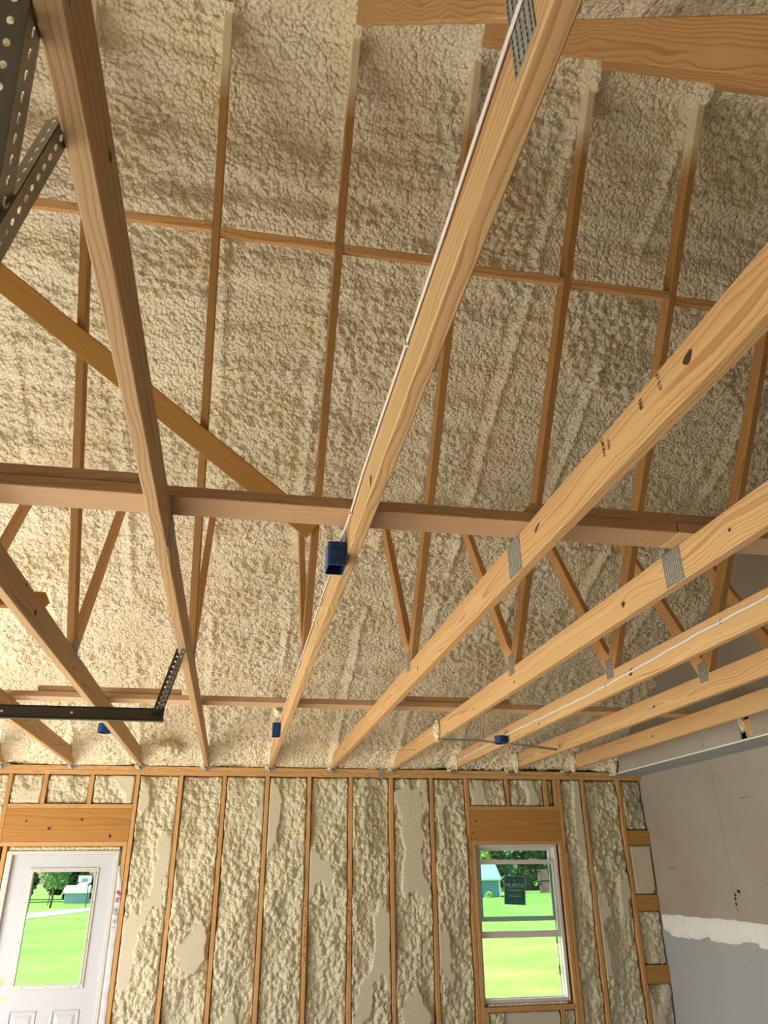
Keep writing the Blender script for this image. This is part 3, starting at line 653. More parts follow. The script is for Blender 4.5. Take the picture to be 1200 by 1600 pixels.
# ------------------------------------------------------------------ door
d = empty('door_1', V((DX0 + DX1) / 2, YW, FL)); tag(d, kind='structure')
solid('door_frame', [((-1.935, YW - .004, FL), (-1.888, YW + .12, DZ1)), ((-1.015, YW - .004, FL), (-0.983, YW + .12, DZ1)), ((-1.888, YW - .004, .178), (-1.015, YW + .12, DZ1))], M['doorframe'], d, bev=.003)
# slab with lite opening and two bores
SY0, SY1 = YW + .030, YW + .074; GX0, GX1, GZ0, GZ1 = -1.715, -1.160, -.835, .060
def ring_fill(bm, x0, x1, z0, z1, cx, cz, r, y0, y1, n=24):
    """square plate with a round hole, thickness y0..y1"""
    def sq(a):
        c, s = math.cos(a), math.sin(a); t = min(((x1 - cx) / c if c > 1e-6 else 9e9), ((x0 - cx) / c if c < -1e-6 else 9e9), ((z1 - cz) / s if s > 1e-6 else 9e9), ((z0 - cz) / s if s < -1e-6 else 9e9)); return (cx + c * t, cz + s * t)
    A = sorted([2 * math.pi * i / n for i in range(n)] + [math.atan2(zz - cz, xx - cx) % (2 * math.pi) for xx in (x0, x1) for zz in (z0, z1)])
    fo = []; 
    for a in A:
        o_ = sq(a); i_ = (cx + r * math.cos(a), cz + r * math.sin(a)); fo.append([bm.verts.new((p[0], y, p[1])) for y in (y0, y1) for p in (o_, i_)])
    for p, q in zip(fo, fo[1:] + fo[:1]):
        bm.faces.new((p[0], q[0], q[1], p[1])); bm.faces.new((p[2], p[3], q[3], q[2])); bm.faces.new((p[1], q[1], q[3], p[3])); bm.faces.new((p[0], p[2], q[2], q[0]))
bm = bmesh.new(); BX0, BX1 = -1.86, -1.725
for lo, hi in (((-1.886, SY0, FL + .01), (BX0, SY1, .176)), ((GX1, SY0, FL + .01), (-1.017, SY1, .176)), ((BX0, SY0, GZ1), (GX1, SY1, .176)), ((BX0, SY0, FL + .01), (GX1, SY1, -.98)),
               ((BX1, SY0, -.98), (GX1, SY1, GZ0)), ((BX0, SY0, -.72), (BX1, SY1, GZ1)), ((BX1, SY0, GZ0), (GX0, SY1, GZ1))): boxm(bm, lo, hi)
ring_fill(bm, BX0, BX1, -.85, -.72, -1.792, -.786, .026, SY0, SY1); ring_fill(bm, BX0, BX1, -.98, -.85, -1.792, -.916, .026, SY0, SY1)
fixn(bm); put('door_slab', mesh_of('door_slab', bm, M['doorwhite']), Matrix.Translation((0, 0, E)), d)
def rect_frame(bm, x0, x1, z0, z1, w, y0, y1, mi=0):
    boxm(bm, (x0, y0, z0), (x0 + w, y1, z1), mi); boxm(bm, (x1 - w, y0, z0), (x1, y1, z1), mi); boxm(bm, (x0 + w, y0, z0), (x1 - w, y1, z0 + w), mi); boxm(bm, (x0 + w, y0, z1 - w), (x1 - w, y1, z1), mi)
bm = bmesh.new(); rect_frame(bm, -1.728, -1.144, -.848, .072, .030, SY0 - .011, SY0 + .0)
fixn(bm); bevel(bm, .003)
rect_frame(bm, -1.706, -1.166, -.826, .050, .010, SY0 - .016, SY0 + .03); fixn(bm)
for z in (-.80, -.50, -.20, .03):
    for x in (-1.715, -1.157): disc(bm, x, SY0 - .0118, z, .004, .004, 'y', 1, 8)
for x in (-1.63, -1.435, -1.24):
    for z in (.058, -.835): disc(bm, x, SY0 - .0118, z, .004, .004, 'y', 1, 8)
put('lite_frame', mesh_of('lite_frame', bm, [M['doorframe'], M['dark']]), Matrix.Translation((0, 0, E)), d)
bm = bmesh.new(); boxm(bm, (-1.70, SY0 + .018, -.822), (-1.17, SY0 + .022, .046)); fixn(bm); put('glass_pane', mesh_of('glass_pane', bm, M['glass']), Matrix.Translation((0, 0, E)), d)
for x0, x1 in ((-1.700, -1.488), (-1.365, -1.147)):
    bm = bmesh.new(); rect_frame(bm, x0, x1, -1.62, -.998, .012, SY0 - .008, SY0 + .002); fixn(bm); bevel(bm, .003)
    vs = [bm.verts.new(c) for c in ((x0 + .03, SY0 - .001, -1.59), (x1 - .03, SY0 - .001, -1.59), (x1 - .03, SY0 - .001, -1.028), (x0 + .03, SY0 - .001, -1.028), (x0 + .05, SY0 - .008, -1.57), (x1 - .05, SY0 - .008, -1.57), (x1 - .05, SY0 - .008, -1.048), (x0 + .05, SY0 - .008, -1.048))]
    for f in ((4, 5, 6, 7), (0, 1, 5, 4), (1, 2, 6, 5), (2, 3, 7, 6), (3, 0, 4, 7)): bm.faces.new([vs[i] for i in f])
    put('raised_panel', mesh_of('raised_panel', bm, M['doorwhite']), Matrix.Translation((0, 0, E)), d)
# foam bead over the door frame
def foam_strip(name, x0, x1, z0, z1, y, label, seed, n=0.006, parent=None):
    xs = np.linspace(x0, x1, int((x1 - x0) / n) + 2); a = np.linspace(0, 1, 9); Xg, A = np.meshgrid(xs, a)
    zc = (z0 + z1) / 2; hh = (z1 - z0) / 2; ang = math.pi * (A - .5)
    b = 1 + .25 * domes(Xg / .02, A * 2.5, seed) + .3 * (fbm(Xg * 12, A * 2, 2, seed) - .5)
    P = np.stack([Xg - (x0 + x1) / 2, -.016 * np.cos(ang) * b, zc - z0 + hh * np.sin(ang) * (1 + .1 * (vn(Xg * 20, A * 0, seed) - .5))], 2)
    o = put(name, grid_mesh(name, P, M['foamw']), Matrix.Translation(V((x0 + x1) / 2, y, z0)), parent)
    if label: tag(o, label, 'insulation')
    return o
foam_strip('foam_bead', -1.925, -0.985, .212, .246, YW + .022, 'thin bead of foam in the gap over the white door frame', 5)
# house wrap showing between the door frame and the stud
hw = empty('house_wrap_strip', V(-.95, YW + .01, FL)); tag(hw, 'loose strip of printed white house wrap between door frame and stud', 'house wrap')
bm = bmesh.new(); prev = None
for i in range(40):
    z = .085 - i * .05; w = .040 * min(1, i / 4) + .006; xr = -.972 + w; rr = [bm.verts.new((-.982, YW + .004, z)), bm.verts.new((-.972 + w * .5, YW - .006 - .004 * math.sin(i), z)), bm.verts.new((xr - .002 * math.sin(i * 1.7), YW - .002, z))]
    if prev:
        for q in range(2): bm.faces.new((prev[q], prev[q + 1], rr[q + 1], rr[q])).material_index = 1 if i > 24 else 0
    prev = rr
put('wrap_film', mesh_of('wrap_film', bm, [M['wrap'], M['dark']], True), Matrix.Translation((0, 0, E)), hw)
ptx = lambda x, z, dy=-.0125: Matrix.Translation(V(x, YW + dy, z)) @ frame((1, 0, 0), (0, 0, 1))
text_mesh('lettering', 'M', .060, M['greyink'], ptx(-.957, -.275), hw, sx=.7)
text_mesh('lettering', 'n', .060, M['greyink'], ptx(-.957, -.350), hw, sx=.8)
text_mesh('lettering', 'm', .030, M['greyink'], ptx(-.957, -.400), hw)
solid('red_mark', [((-.968, YW - .0135, -.302), (-.937, YW - .0125, -.296)), ((-.966, YW - .0135, -.205), (-.956, YW - .0125, -.190)), ((-.952, YW - .0135, -.205), (-.942, YW - .0125, -.190)), ((-.966, YW - .0135, -.185), (-.956, YW - .0125, -.170)), ((-.952, YW - .0135, -.185), (-.942, YW - .0125, -.170))], M['red'], hw)
o = plank('red_mark', [(-.022, -.008), (.022, -.008), (.022, .010), (-.022, .010)], V(-.948, YW - .013, -.135), (.7, 0, -.7), (.7, 0, .7), .001, M['red'], hw, bev=0, mats=[M['red']])

# ------------------------------------------------------------------ window
w = empty('window_1', V((WX0 + WX1) / 2, YW, WZ0)); tag(w, kind='structure')
bm = bmesh.new(); rect_frame(bm, 2.352, 3.205, -1.078, .252, .030, YW + .035, YW + .13)
rect_frame(bm, 2.378, 3.180, -1.052, .226, .012, YW + .075, YW + .085); fixn(bm); bevel(bm, .002)
boxm(bm, (3.196, YW + .05, -1.07), (3.206, YW + .12, .25)); fixn(bm)
put('window_frame', mesh_of('window_frame', bm, M['vinyl']), Matrix.Translation((0, 0, E)), w)
# dark shim gap on the right of the frame
solid('shim_gap', [((3.206, YW + .06, -1.08), (3.2255, YW + .12, .25)), ((2.3555, YW + .06, -1.08), (2.3515, YW + .12, .25))], M['dark'], w)
def sash(name, x0, x1, z0, z1, sw, bt, tp, y0, y1):
    bm = bmesh.new(); boxm(bm, (x0, y0, z0), (x0 + sw, y1, z1)); boxm(bm, (x1 - sw, y0, z0), (x1, y1, z1)); boxm(bm, (x0 + sw, y0, z0), (x1 - sw, y1, z0 + bt)); boxm(bm, (x0 + sw, y0, z1 - tp), (x1 - sw, y1, z1)); fixn(bm); bevel(bm, .003)
    o = put(name, mesh_of(name, bm, M['vinyl']), Matrix.Translation((0, 0, E)), w)
    bm = bmesh.new(); boxm(bm, (x0 + sw - .004, (y0 + y1) / 2 - .002, z0 + bt - .004), (x1 - sw + .004, (y0 + y1) / 2 + .002, z1 - tp + .004)); fixn(bm)
    put('pane', mesh_of('pane', bm, M['glass']), Matrix.Translation((0, 0, E)), o); return o
ls = sash('lower_sash', 2.366, 3.172, -.560, .112, .026, .056, .040, YW + .050, YW + .078)
us = sash('upper_sash', 2.392, 3.166, -.425, .225, .034, .042, .030, YW + .090, YW + .116)
solid('sash_latch', [((2.50, YW + .055, .111), (2.58, YW + .075, .120)), ((2.92, YW + .055, .111), (3.00, YW + .075, .120))], M['vinyl'], w, bev=.002)
solid('insect_screen_track', [((2.391, YW + .118, -1.05), (2.399, YW + .128, .22)), ((3.150, YW + .118, -1.05), (3.162, YW + .128, .22))], M['vinyl'], w)
solid('balance_clip', [((3.146, YW + .10, -.62), (3.153, YW + .117, -.54)), ((3.146, YW + .10, -.88), (3.153, YW + .117, -.80))], M['dark'], w)
foam_strip('foam_bead', 2.40, 3.16, -1.102, -1.080, YW + .03, 'thin bead of foam along the bottom of the window frame', 8)
# green sticker, print reversed as it faces outdoors
st = plank('sticker', [(-.105, -.123), (.105, -.123), (.105, .123), (-.105, .123)], V(2.745, YW + .0605, -.158), (1, 0, -.055), (.04, 0, 1), .0006, M['greensticker'], w, bev=0, mats=[M['greensticker']])
b0 = WM[st.name]
bm = bmesh.new(); rect_frame(bm, -.108, .108, -.126, .126, .004, -.0004, .0004)
for v in bm.verts: v.co = Vector((v.co.x, v.co.z, v.co.y))
fixn(bm)
put('sticker_border', mesh_of('sticker_border', bm, M['stickerink']), b0.copy(), st)
mir = Matrix.Diagonal((-1, 1, 1, 1))
zf = -0.0008 if (b0.to_3x3() @ Vector((0, 0, 1))).y > 0 else 0.0008
text_mesh('lettering', 'ATRIUM', .052, M['stickerink'], b0 @ Matrix.Translation((0, .040, zf)) @ mir, st, sx=.98)
bm = bmesh.new()
for (cx, cz, ww, hh) in ((0, .004, .15, .003), (0, -.004, .12, .0025), (0, -.040, .11, .003), (0, -.052, .13, .003), (0, .078, .006, .016), (0, .090, .003, .012), (0, -.098, .008, .012)): boxm(bm, (cx - ww / 2, cz - hh / 2, zf - .0002), (cx + ww / 2, cz + hh / 2, zf + .0002))
fixn(bm); put('print_lines', mesh_of('print_lines', bm, M['stickerink']), b0.copy(), st)
lb = plank('paper_label', [(-.052, -.105), (.052, -.105), (.052, .105), (-.052, .105)], V(3.053, YW + .0605, -.082), (1, 0, .05), (-.03, 0, 1), .0006, M['paper'], w, bev=0, mats=[M['paper']])
b1 = WM[lb.name]; bm = bmesh.new(); r = random.Random(2)
boxm(bm, (-.052, -.004, -.0012), (.052, .006, .0012), 1)
for i in range(26):
    zz = .095 - i * .0074
    if abs(zz) < .012: continue
    x0 = -.045 + r.uniform(0, .02); x1 = x0 + r.uniform(.02, .06); boxm(bm, (x0, zz - .0014, -.001), (min(x1, .046), zz + .0014, .001), 0)
boxm(bm, (-.046, .080, -.001), (-.026, .094, .001), 1); boxm(bm, (-.046, -.03, -.001), (-.030, -.014, .001), 1); fixn(bm)
put('label_print', mesh_of('label_print', bm, [M['greyink'], M['black']]), b1.copy(), lb)

# ------------------------------------------------------------------ hurricane ties at the truss ends
for k in range(-4, 6):
    xk = XK(k); bm = bmesh.new()
    for sx in (-1, 1):
        a = Vector((xk + sx * .020, YW - .004, ZB + .045)); b = Vector((xk + sx * .055, YW - .006, ZB - .002)); 
        boxm(bm, (min(xk + sx * .019, xk + sx * .0205), YW - .03, ZB + .003), (max(xk + sx * .019, xk + sx * .0205), YW + .05, ZB + .055))
        p = [(xk + sx * .019, YW - .03, ZB + .005), (xk + sx * .060, YW - .004, ZB + .012), (xk + sx * .045, YW - .003, ZB - .018), (xk, YW - .003, ZB - .040), (xk, YW - .003, ZB - .012)]
        q = [bm.verts.new(c) for c in p]; bm.faces.new(q); q2 = [bm.verts.new((c[0], c[1] - .0015, c[2])) for c in p]; bm.faces.new(q2[::-1])
        for i in range(5): bm.faces.new((q[i], q[(i + 1) % 5], q2[(i + 1) % 5], q2[i]))
    fixn(bm)
    c = V(xk, YW, ZB)
    for v in bm.verts: v.co -= Vector((xk, YW, ZB))
    o = put('hurricane_tie', mesh_of('hurricane_tie', bm, M['plate']), Matrix.Translation(c))
    wh = {-4: 'at the far left', -3: 'above the white door', -2: 'above the stud right of the door', -1: 'under the chord carrying the perforated hangers', 0: 'under the chord with two blue boxes', 1: 'under the stamped chord',
          2: 'under the chord with the foam blob', 3: 'under the right hand chord with the cable', 4: 'under the second chord from the soffit', 5: 'under the chord beside the soffit'}[k]
    tag(o, 'small grey metal tie on the top plate %s' % wh, 'bracket', 'metal ties along the top plate')
bm = bmesh.new(); boxm(bm, (-.03, -.002, -.085), (.03, .001, .0)); fixn(bm)
o = put('nail_plate', mesh_of('nail_plate', bm, M['plate']), Matrix.Translation(V(1.42, YW - .001, ZB - .005))); tag(o, 'small grey nail plate over the top plates, between two truss ends', 'bracket')

# ------------------------------------------------------------------ blue boxes, cables, conduit
def gang_box(name, c, sx, sy, sz, label, cat='electrical box', rnd=False):
    """open side down; c = centre, attached on its +X side"""
    bm = bmesh.new(); t = .003
    if rnd: out = [(sx / 2 * math.cos(a) * 1.0, sy / 2 * math.sin(a)) for a in [math.pi / 8 + i * math.pi / 4 for i in range(8)]]
    else: out = [(-sx / 2, -sy / 2 + .006), (-sx / 2 + .006, -sy / 2), (sx / 2 - .006, -sy / 2), (sx / 2, -sy / 2 + .006), (sx / 2, sy / 2 - .006), (sx / 2 - .006, sy / 2), (-sx / 2 + .006, sy / 2), (-sx / 2, sy / 2 - .006)]
    k = 1 - 2 * t / min(sx, sy); inn = [(p[0] * k, p[1] * k) for p in out]
    lo = [bm.verts.new((*p, -sz / 2)) for p in out]; hi = [bm.verts.new((*p, sz / 2)) for p in out]; li = [bm.verts.new((*p, -sz / 2)) for p in inn]; hi2 = [bm.verts.new((*p, sz / 2 - t)) for p in inn]
    for i in range(8):
        j = (i + 1) % 8; bm.faces.new((lo[i], lo[j], hi[j], hi[i])); bm.faces.new((lo[i], li[i], li[j], lo[j])); bm.faces.new((li[i], hi2[i], hi2[j], li[j])).material_index = 1
    bm.faces.new(hi); bm.faces.new(hi2[::-1]).material_index = 1
    boxm(bm, (-.003, -sy / 2 - .003, -sz / 2), (.003, -sy / 2, sz / 2)); boxm(bm, (-sx / 2 - .002, -sy / 2, sz * .15), (sx / 2, -sy / 2 - .0035, sz * .2)) if not rnd else None
    fixn(bm)
    root = empty(name, V(*c)); tag(root, label, cat, 'blue plastic boxes on the trusses')
    put('box_body', mesh_of('box_body', bm, [M['bluebox'], M['bluein']]), Matrix.Translation(V(*c)), root)
    bm = bmesh.new()
    for zz in (-sz * .25, sz * .25): tube(bm, [(sx / 2 + .004, -sy / 2 - .006, zz), (-sx * .2, -sy / 2 - .006, zz)], .002)
    boxm(bm, (sx / 2 - .004, -sy / 2 - .009, -sz * .35), (sx / 2 + .001, -sy / 2, sz * .35)); fixn(bm)
    put('nail_bracket', mesh_of('nail_bracket', bm, M['bluebox']), Matrix.Translation(V(*c)), root)
    return root
xl = XK(0) - T / 2; gang_box('electrical_box', (xl - .032, 2.315, .945), .060, .092, .082, 'blue plastic box on the centre chord, the nearer and larger looking one')
gang_box('electrical_box', (xl - .032, 5.90, .985), .060, .092, .095, 'blue plastic box at the far end of the centre chord, below the white cable')
gang_box('round_electrical_box', (XK(3) - T / 2 - .052, 6.02, .965), .100, .100, .060, 'round blue box on the left face of the cabled chord at right', rnd=True)
gang_box('round_electrical_box', (XK(-2) - T / 2 - .052, 5.93, .975), .100, .100, .065, 'round blue box left of the second long chord, just below the black track', rnd=True)
def cable(name, pts, label, rx=.003, ry=.0065, mt='cable', staples=(), wob=0.0):
    P = [];
    for a, b in zip(pts, pts[1:]):
        a = Vector(a); b = Vector(b); n = max(1, int((b - a).length / .08))
        for i in range(n): P.append(a.lerp(b, i / n))
    P.append(Vector(pts[-1])); o0 = Vector(pts[0])
    for i, p in enumerate(P): p.z += wob * math.sin(i * 1.9)
    root = empty(name, V(*o0)); tag(root, label, 'cable')
    bm = bmesh.new(); tube(bm, [p - o0 for p in P], rx, ry); fixn(bm); put('sheath', mesh_of('sheath', bm, M[mt], True), Matrix.Translation(V(*o0)), root)
    for s in staples:
        s = Vector(s); bm = bmesh.new(); boxm(bm, (-.006, -.004, -.010), (.004, .004, .010)); fixn(bm); put('staple', mesh_of('staple', bm, M['cable']), Matrix.Translation(V(*s)), root)
    return root
xc = xl - .005
cable('cable', [(xc, YF + .5, 1.035), (xc, .3, 1.04), (xc, .62, 1.05), (xc, .95, 1.045), (xc, 1.4, 1.05), (xc, 1.9, 1.055), (xc, 2.16, 1.04), (xc - .012, 2.27, 1.005), (xc - .015, 2.31, .985)], 'white cable along the left of the centre chord down to the near blue box', staples=[(xc, 1.3, 1.05), (xc, 2.15, 1.04)])
cable('cable', [(xc - .015, 2.33, .985), (xc, 2.45, 1.03), (xc, 3.0, 1.05), (xc, 3.12, 1.045), (xc, 4.5, 1.055), (xc, 5.6, 1.06), (xc - .006, 5.82, 1.045), (xc - .012, 5.88, 1.03)], 'white cable running on from the near blue box to the far one', staples=[(xc, 3.1, 1.045), (xc, 4.6, 1.055), (xc, 5.6, 1.058)], rx=.002, ry=.005)
x3 = XK(3) - T / 2 - .005
cable('cable', [(x3, .6, 1.02), (x3, 2.0, 1.035), (x3, 2.6, 1.03), (x3, 3.2, 1.025), (x3, 3.75, 1.01), (x3, 4.4, .995), (x3, 5.2, 1.0), (x3, 5.75, 1.005), (x3 - .02, 5.98, .997), (x3 - .01, 6.1, 1.003), (x3, 6.5, 1.0), (x3, 7.48, .995)], 'white cable running along the right hand chord past the round blue box', staples=[(x3, 3.0, 1.025), (x3, 4.2, 1.0), (x3, 5.3, 1.0), (x3, 6.9, .998)], wob=.002)
cable('cable', [(x3, 2.55, 1.045), (x3, 2.1, 1.05), (x3, 1.2, 1.045)], 'second white cable beside the first near the right edge of the photo', rx=.002, ry=.005)
cable('conduit', [(XK(2) + .03, 6.12, .975), (1.94, 6.20, .986), (XK(3) - .03, 6.22, .975)], 'grey pipe between two right hand chords, behind the foam blob', rx=.010, ry=.010, mt='conduit')
cable('conduit', [(XK(3) + .03, 6.20, .962), (2.40, 6.22, .952), (XK(4) - .05, 6.4, .955)], 'grey pipe right of the cabled chord, behind the round blue box', rx=.010, ry=.010, mt='conduit')
cable('wire', [(XK(1) + .03, 6.6, .96), (1.30, 6.62, .955), (XK(2) - .03, 6.6, .96)], 'thin dark wire sagging between two chord ends over the foam', rx=.0025, ry=.0025, mt='conduit')
# blobs of foam stuck on chords
def blob(c, r, label, seed, sc=(1, 1, 1)):
    bm = bmesh.new(); bmesh.ops.create_icosphere(bm, subdivisions=4, radius=1)
    co = np.array([v.co[:] for v in bm.verts]); dd = .6 * domes(co[:, 0] * 2.2 + co[:, 2], co[:, 1] * 2.2 - co[:, 2], seed) + .3 * (fbm(co[:, 0] * 1.5 + 4, co[:, 2] * 1.5, 2, seed) - .5)
    for v, q in zip(bm.verts, dd): v.co = Vector((v.co.x * sc[0], v.co.y * sc[1], v.co.z * sc[2])) * r * (1 + float(q))
    o = put('foam_blob', mesh_of('foam_blob', bm, M['foam'], True), Matrix.Translation(V(*c))); tag(o, label, 'foam blob', 'blobs of foam stuck to the framing'); return o
blob((XK(2) - .034, 5.84, 1.0), .055, 'white blob of foam stuck on the chord above the grey pipe', 3, (.35, .5, 1.1))
blob((XK(3) - .022, 7.56, 1.0), .055, 'blob of foam at the wall end of the cabled right hand chord', 4, (.3, .8, 1.1))
blob((XK(4) - .03, 7.50, 1.0), .065, 'blob of foam at the wall end of the second chord from the soffit', 5, (.3, .7, 1.15))
blob((XK(5) - .03, 7.50, 1.0), .065, 'blob of foam at the wall end of the chord beside the soffit', 6, (.3, .7, 1.15))
blob((GX - .05, 7.60, 1.0), .07, 'blob of foam where the soffit meets the back wall', 7, (.3, .7, 1.15))
blob((GX + .006, 5.455, 1.045), .03, 'blob of foam oozing from the torn hole in the soffit', 8, (.6, .8, 2.0))
blob((-.62, 7.45, 1.05), .06, 'round foam lump above the top plate, right of the door', 9, (1.3, 1, .9))
blob((XK(0) - .05, 5.72, 1.13), .04, 'small foam lump beside the far blue box', 11, (.6, 1, 1.6))

# ------------------------------------------------------------------ garage door track and perforated hangers
def angle_iron(name, A, B, side, wing, mt, parent, pitch=.0254, r=.0048, w1=.032, w2=.030, t=.002, slots=True, label=None):
    """L-section from A to B; flange 1 along side, flange 2 along wing; punched with real holes"""
    A = Vector(A); B = Vector(B); ax = (B - A).normalized(); L = (B - A).length
    bm = bmesh.new()
    for dv, wd, slot in ((side, w1, False), (wing, w2, slots)):
        dv = Vector(dv); dv = (dv - ax * dv.dot(ax)).normalized(); n = int(L / pitch)
        nn = ax.cross(dv).normalized() * t
        rx = r * (1.5 if slot else 1.0); ry = r * (.75 if slot else 1.0); cy = wd * .5
        K = 12
        for i in range(n):
            x0 = i * pitch; x1 = x0 + pitch; cx = (x0 + x1) / 2
            A_ = sorted([2 * math.pi * q / K for q in range(K)] + [math.atan2(yy - cy, xx - cx) % (2 * math.pi) for xx in (x0, x1) for yy in (0, wd)])
            ring = []
            for a in A_:
                c, s = math.cos(a), math.sin(a); tt = min(((x1 - cx) / abs(c)) if abs(c) > 1e-6 else 9e9, (cy / abs(s)) if abs(s) > 1e-6 else 9e9)
                po = ax * (cx + c * tt) + dv * (cy + s * tt); pi_ = ax * (cx + rx * c) + dv * (cy + ry * s)
                ring.append([bm.verts.new(po), bm.verts.new(pi_), bm.verts.new(po + nn), bm.verts.new(pi_ + nn)])
            for p, q in zip(ring, ring[1:] + ring[:1]):
                bm.faces.new((p[0], q[0], q[1], p[1])); bm.faces.new((p[2], p[3], q[3], q[2])); bm.faces.new((p[1], q[1], q[3], p[3]))
    bmesh.ops.remove_doubles(bm, verts=bm.verts[:], dist=.00005); fixn(bm)
    o = put(name, mesh_of(name, bm, mt), Matrix.Translation(V(*A)), parent)
    if label: o['label'] = label
    return o
tr = empty('garage_door_track', V(-.355, 3.72, .65)); tag(tr, 'black garage door track at lower left with its perforated hanger', 'track')
bm = bmesh.new(); x0, x1 = XL + .02, -.352
for lo, hi, mi in (((x0, 3.715, .652), (x1, 3.718, .706), 0), ((x0, 3.712, .700), (x1, 3.745, .707), 1), ((x0, 3.712, .649), (x1, 3.745, .656), 1)): boxm(bm, lo, hi, mi)
fixn(bm)
for x in (-.76, -1.06, -1.6): disc(bm, x, 3.7140, .678, .0055, .0055, 'y', 2, 10)
bm.faces.ensure_lookup_table()
put('rail', mesh_of('rail', bm, [M['darksteel'], M['black'], M['vinyl']]), Matrix.Translation((0, 0, E)), tr)
bm = bmesh.new()
for x, z in ((-.400, .680), (-.378, .672)): tube(bm, [(x, 3.700, z), (x, 3.716, z)], .009, n=6)
fixn(bm); put('bolt', mesh_of('bolt', bm, M['black']), Matrix.Translation((0, 0, E)), tr)
angle_iron('hanger_angle', (-.372, 3.712, .690), (-.290, 3.70, 1.0), (-.9, 0, .2), (.4, .9, 0), M['darksteel'], tr)
angle_iron('sway_angle', (-.365, 3.716, .700), (-.262, 3.50, .937), (-.9, -.1, .2), (0, 1, .5), M['darksteel'], tr, w1=.022, w2=.018)
tn = empty('garage_door_track', V(-.36, .68, .66)); tag(tn, 'near garage door hanger of galvanised perforated angle in the upper left corner', 'track')
xa = XK(-1) - T / 2
hA = Vector((-.307, .617, .948)); hB = Vector((-.335, .725, .797)); hd = (hB - hA).normalized()
angle_iron('hanger_angle', hB + hd * .16, hA - hd * .06, (-1, -.1, .1), (.15, 0.95, .3), M['galv'], tn, w1=.036, w2=.034)
angle_iron('sway_angle', (-.3397, .750, .664), (-.3075, .807, 1.007), (-.8, .5, .25), (.35, .9, .2), M['galv'], tn, w1=.030, w2=.026)
bm = bmesh.new()
for lo, hi in (((x0, .690, .590), (-.42, .693, .650)), ((x0, .690, .644), (-.42, .72, .650))): boxm(bm, lo, hi)
fixn(bm); put('rail', mesh_of('rail', bm, M['darksteel']), Matrix.Translation((0, 0, E)), tn)

# ------------------------------------------------------------------ outdoors
def grass_mat():
    m, nt, b = mat('lawn_grass'); tc = N(nt, 'ShaderNodeTexCoord')
    n = N(nt, 'ShaderNodeTexNoise'); n.inputs['Scale'].default_value = .22; n.inputs['Detail'].default_value = 8; n.inputs['Roughness'].default_value = .7; lk(nt, tc.outputs['Object'], n.inputs['Vector'])
    n2 = N(nt, 'ShaderNodeTexNoise'); n2.inputs['Scale'].default_value = 3.5; n2.inputs['Detail'].default_value = 4; lk(nt, tc.outputs['Object'], n2.inputs['Vector'])
    c = ramp(nt, n.outputs[0], [(.35, (.095, .21, .03)), (.55, (.15, .285, .05)), (.75, (.235, .35, .08))])
    c = mixc(nt, mathn(nt, 'MULTIPLY', n2.outputs[0], .35), c, (.08, .20, .03))
    lk(nt, c, b.inputs['Base Color']); b.inputs['Roughness'].default_value = .9; b.inputs['Specular IOR Level'].default_value = .1
    return m
GZ = -3.1
bm = bmesh.new(); ysl = [YW + .2, 12, 20, 400]; zsl = [FL - .12, FL - .5, GZ, GZ]
rows = [[bm.verts.new((x, y, z)) for x in (-400, -10, 20, 400)] for y, z in zip(ysl, zsl)]
for a, b in zip(rows, rows[1:]):
    for q in range(3): bm.faces.new((a[q], a[q + 1], b[q + 1], b[q]))
r0 = [bm.verts.new((x, -60, FL - .12)) for x in (-400, -10, 20, 400)]
for q in range(3): bm.faces.new((r0[q], r0[q + 1], rows[0][q + 1], rows[0][q]))
fixn(bm)
o = put('lawn', mesh_of('lawn', bm, grass_mat()), Matrix.Translation((0, 0, E))); tag(o, kind='structure')
o = solid('driveway', [((-12, 2, FL - .12), (XL - .16, 9.5, FL - .06))], M['concrete']); tag(o, kind='structure')
# path crossing the lawn: corners taken on the ground plane
def ground_quad(name, pts, mt, z, kind='structure'):
    bm = bmesh.new(); a = [bm.verts.new((*p, z)) for p in pts]; b = [bm.verts.new((*p, z - .05)) for p in pts]; bm.faces.new(a); bm.faces.new(b[::-1])
    for i in range(len(pts)): bm.faces.new((a[i], b[i], b[(i + 1) % len(pts)], a[(i + 1) % len(pts)]))
    fixn(bm); o = put(name, mesh_of(name, bm, mt), Matrix.Translation((0, 0, E))); tag(o, kind=kind); return o
K = 1.59
ground_quad('gravel_path', [(-10.0 * K - .6, 46.0 * K - 2.5), (-8.35 * K, 56.6 * K), (-8.2 * K, 63.5 * K), (-9.1 * K, 61.8 * K), (-11.6 * K, 53.0 * K), (-14 * K, 47 * K)], simple('pale_gravel', (.75, .72, .70), .9), GZ + .06)
leafm = {}
def leaf_mat(nm, a, b_):
    if nm in leafm: return leafm[nm]
    m, nt, b = mat(nm); tc = N(nt, 'ShaderNodeTexCoord'); n = N(nt, 'ShaderNodeTexNoise'); n.inputs['Scale'].default_value = .5; n.inputs['Detail'].default_value = 6; lk(nt, tc.outputs['Object'], n.inputs['Vector'])
    lk(nt, ramp(nt, n.outputs[0], [(.35, a), (.65, b_)]), b.inputs['Base Color']); b.inputs['Roughness'].default_value = .7; b.inputs['Specular IOR Level'].default_value = .2; leafm[nm] = m; return m
bark = simple('bark', (.10, .075, .055), .9, nscale=4, namp=.3)
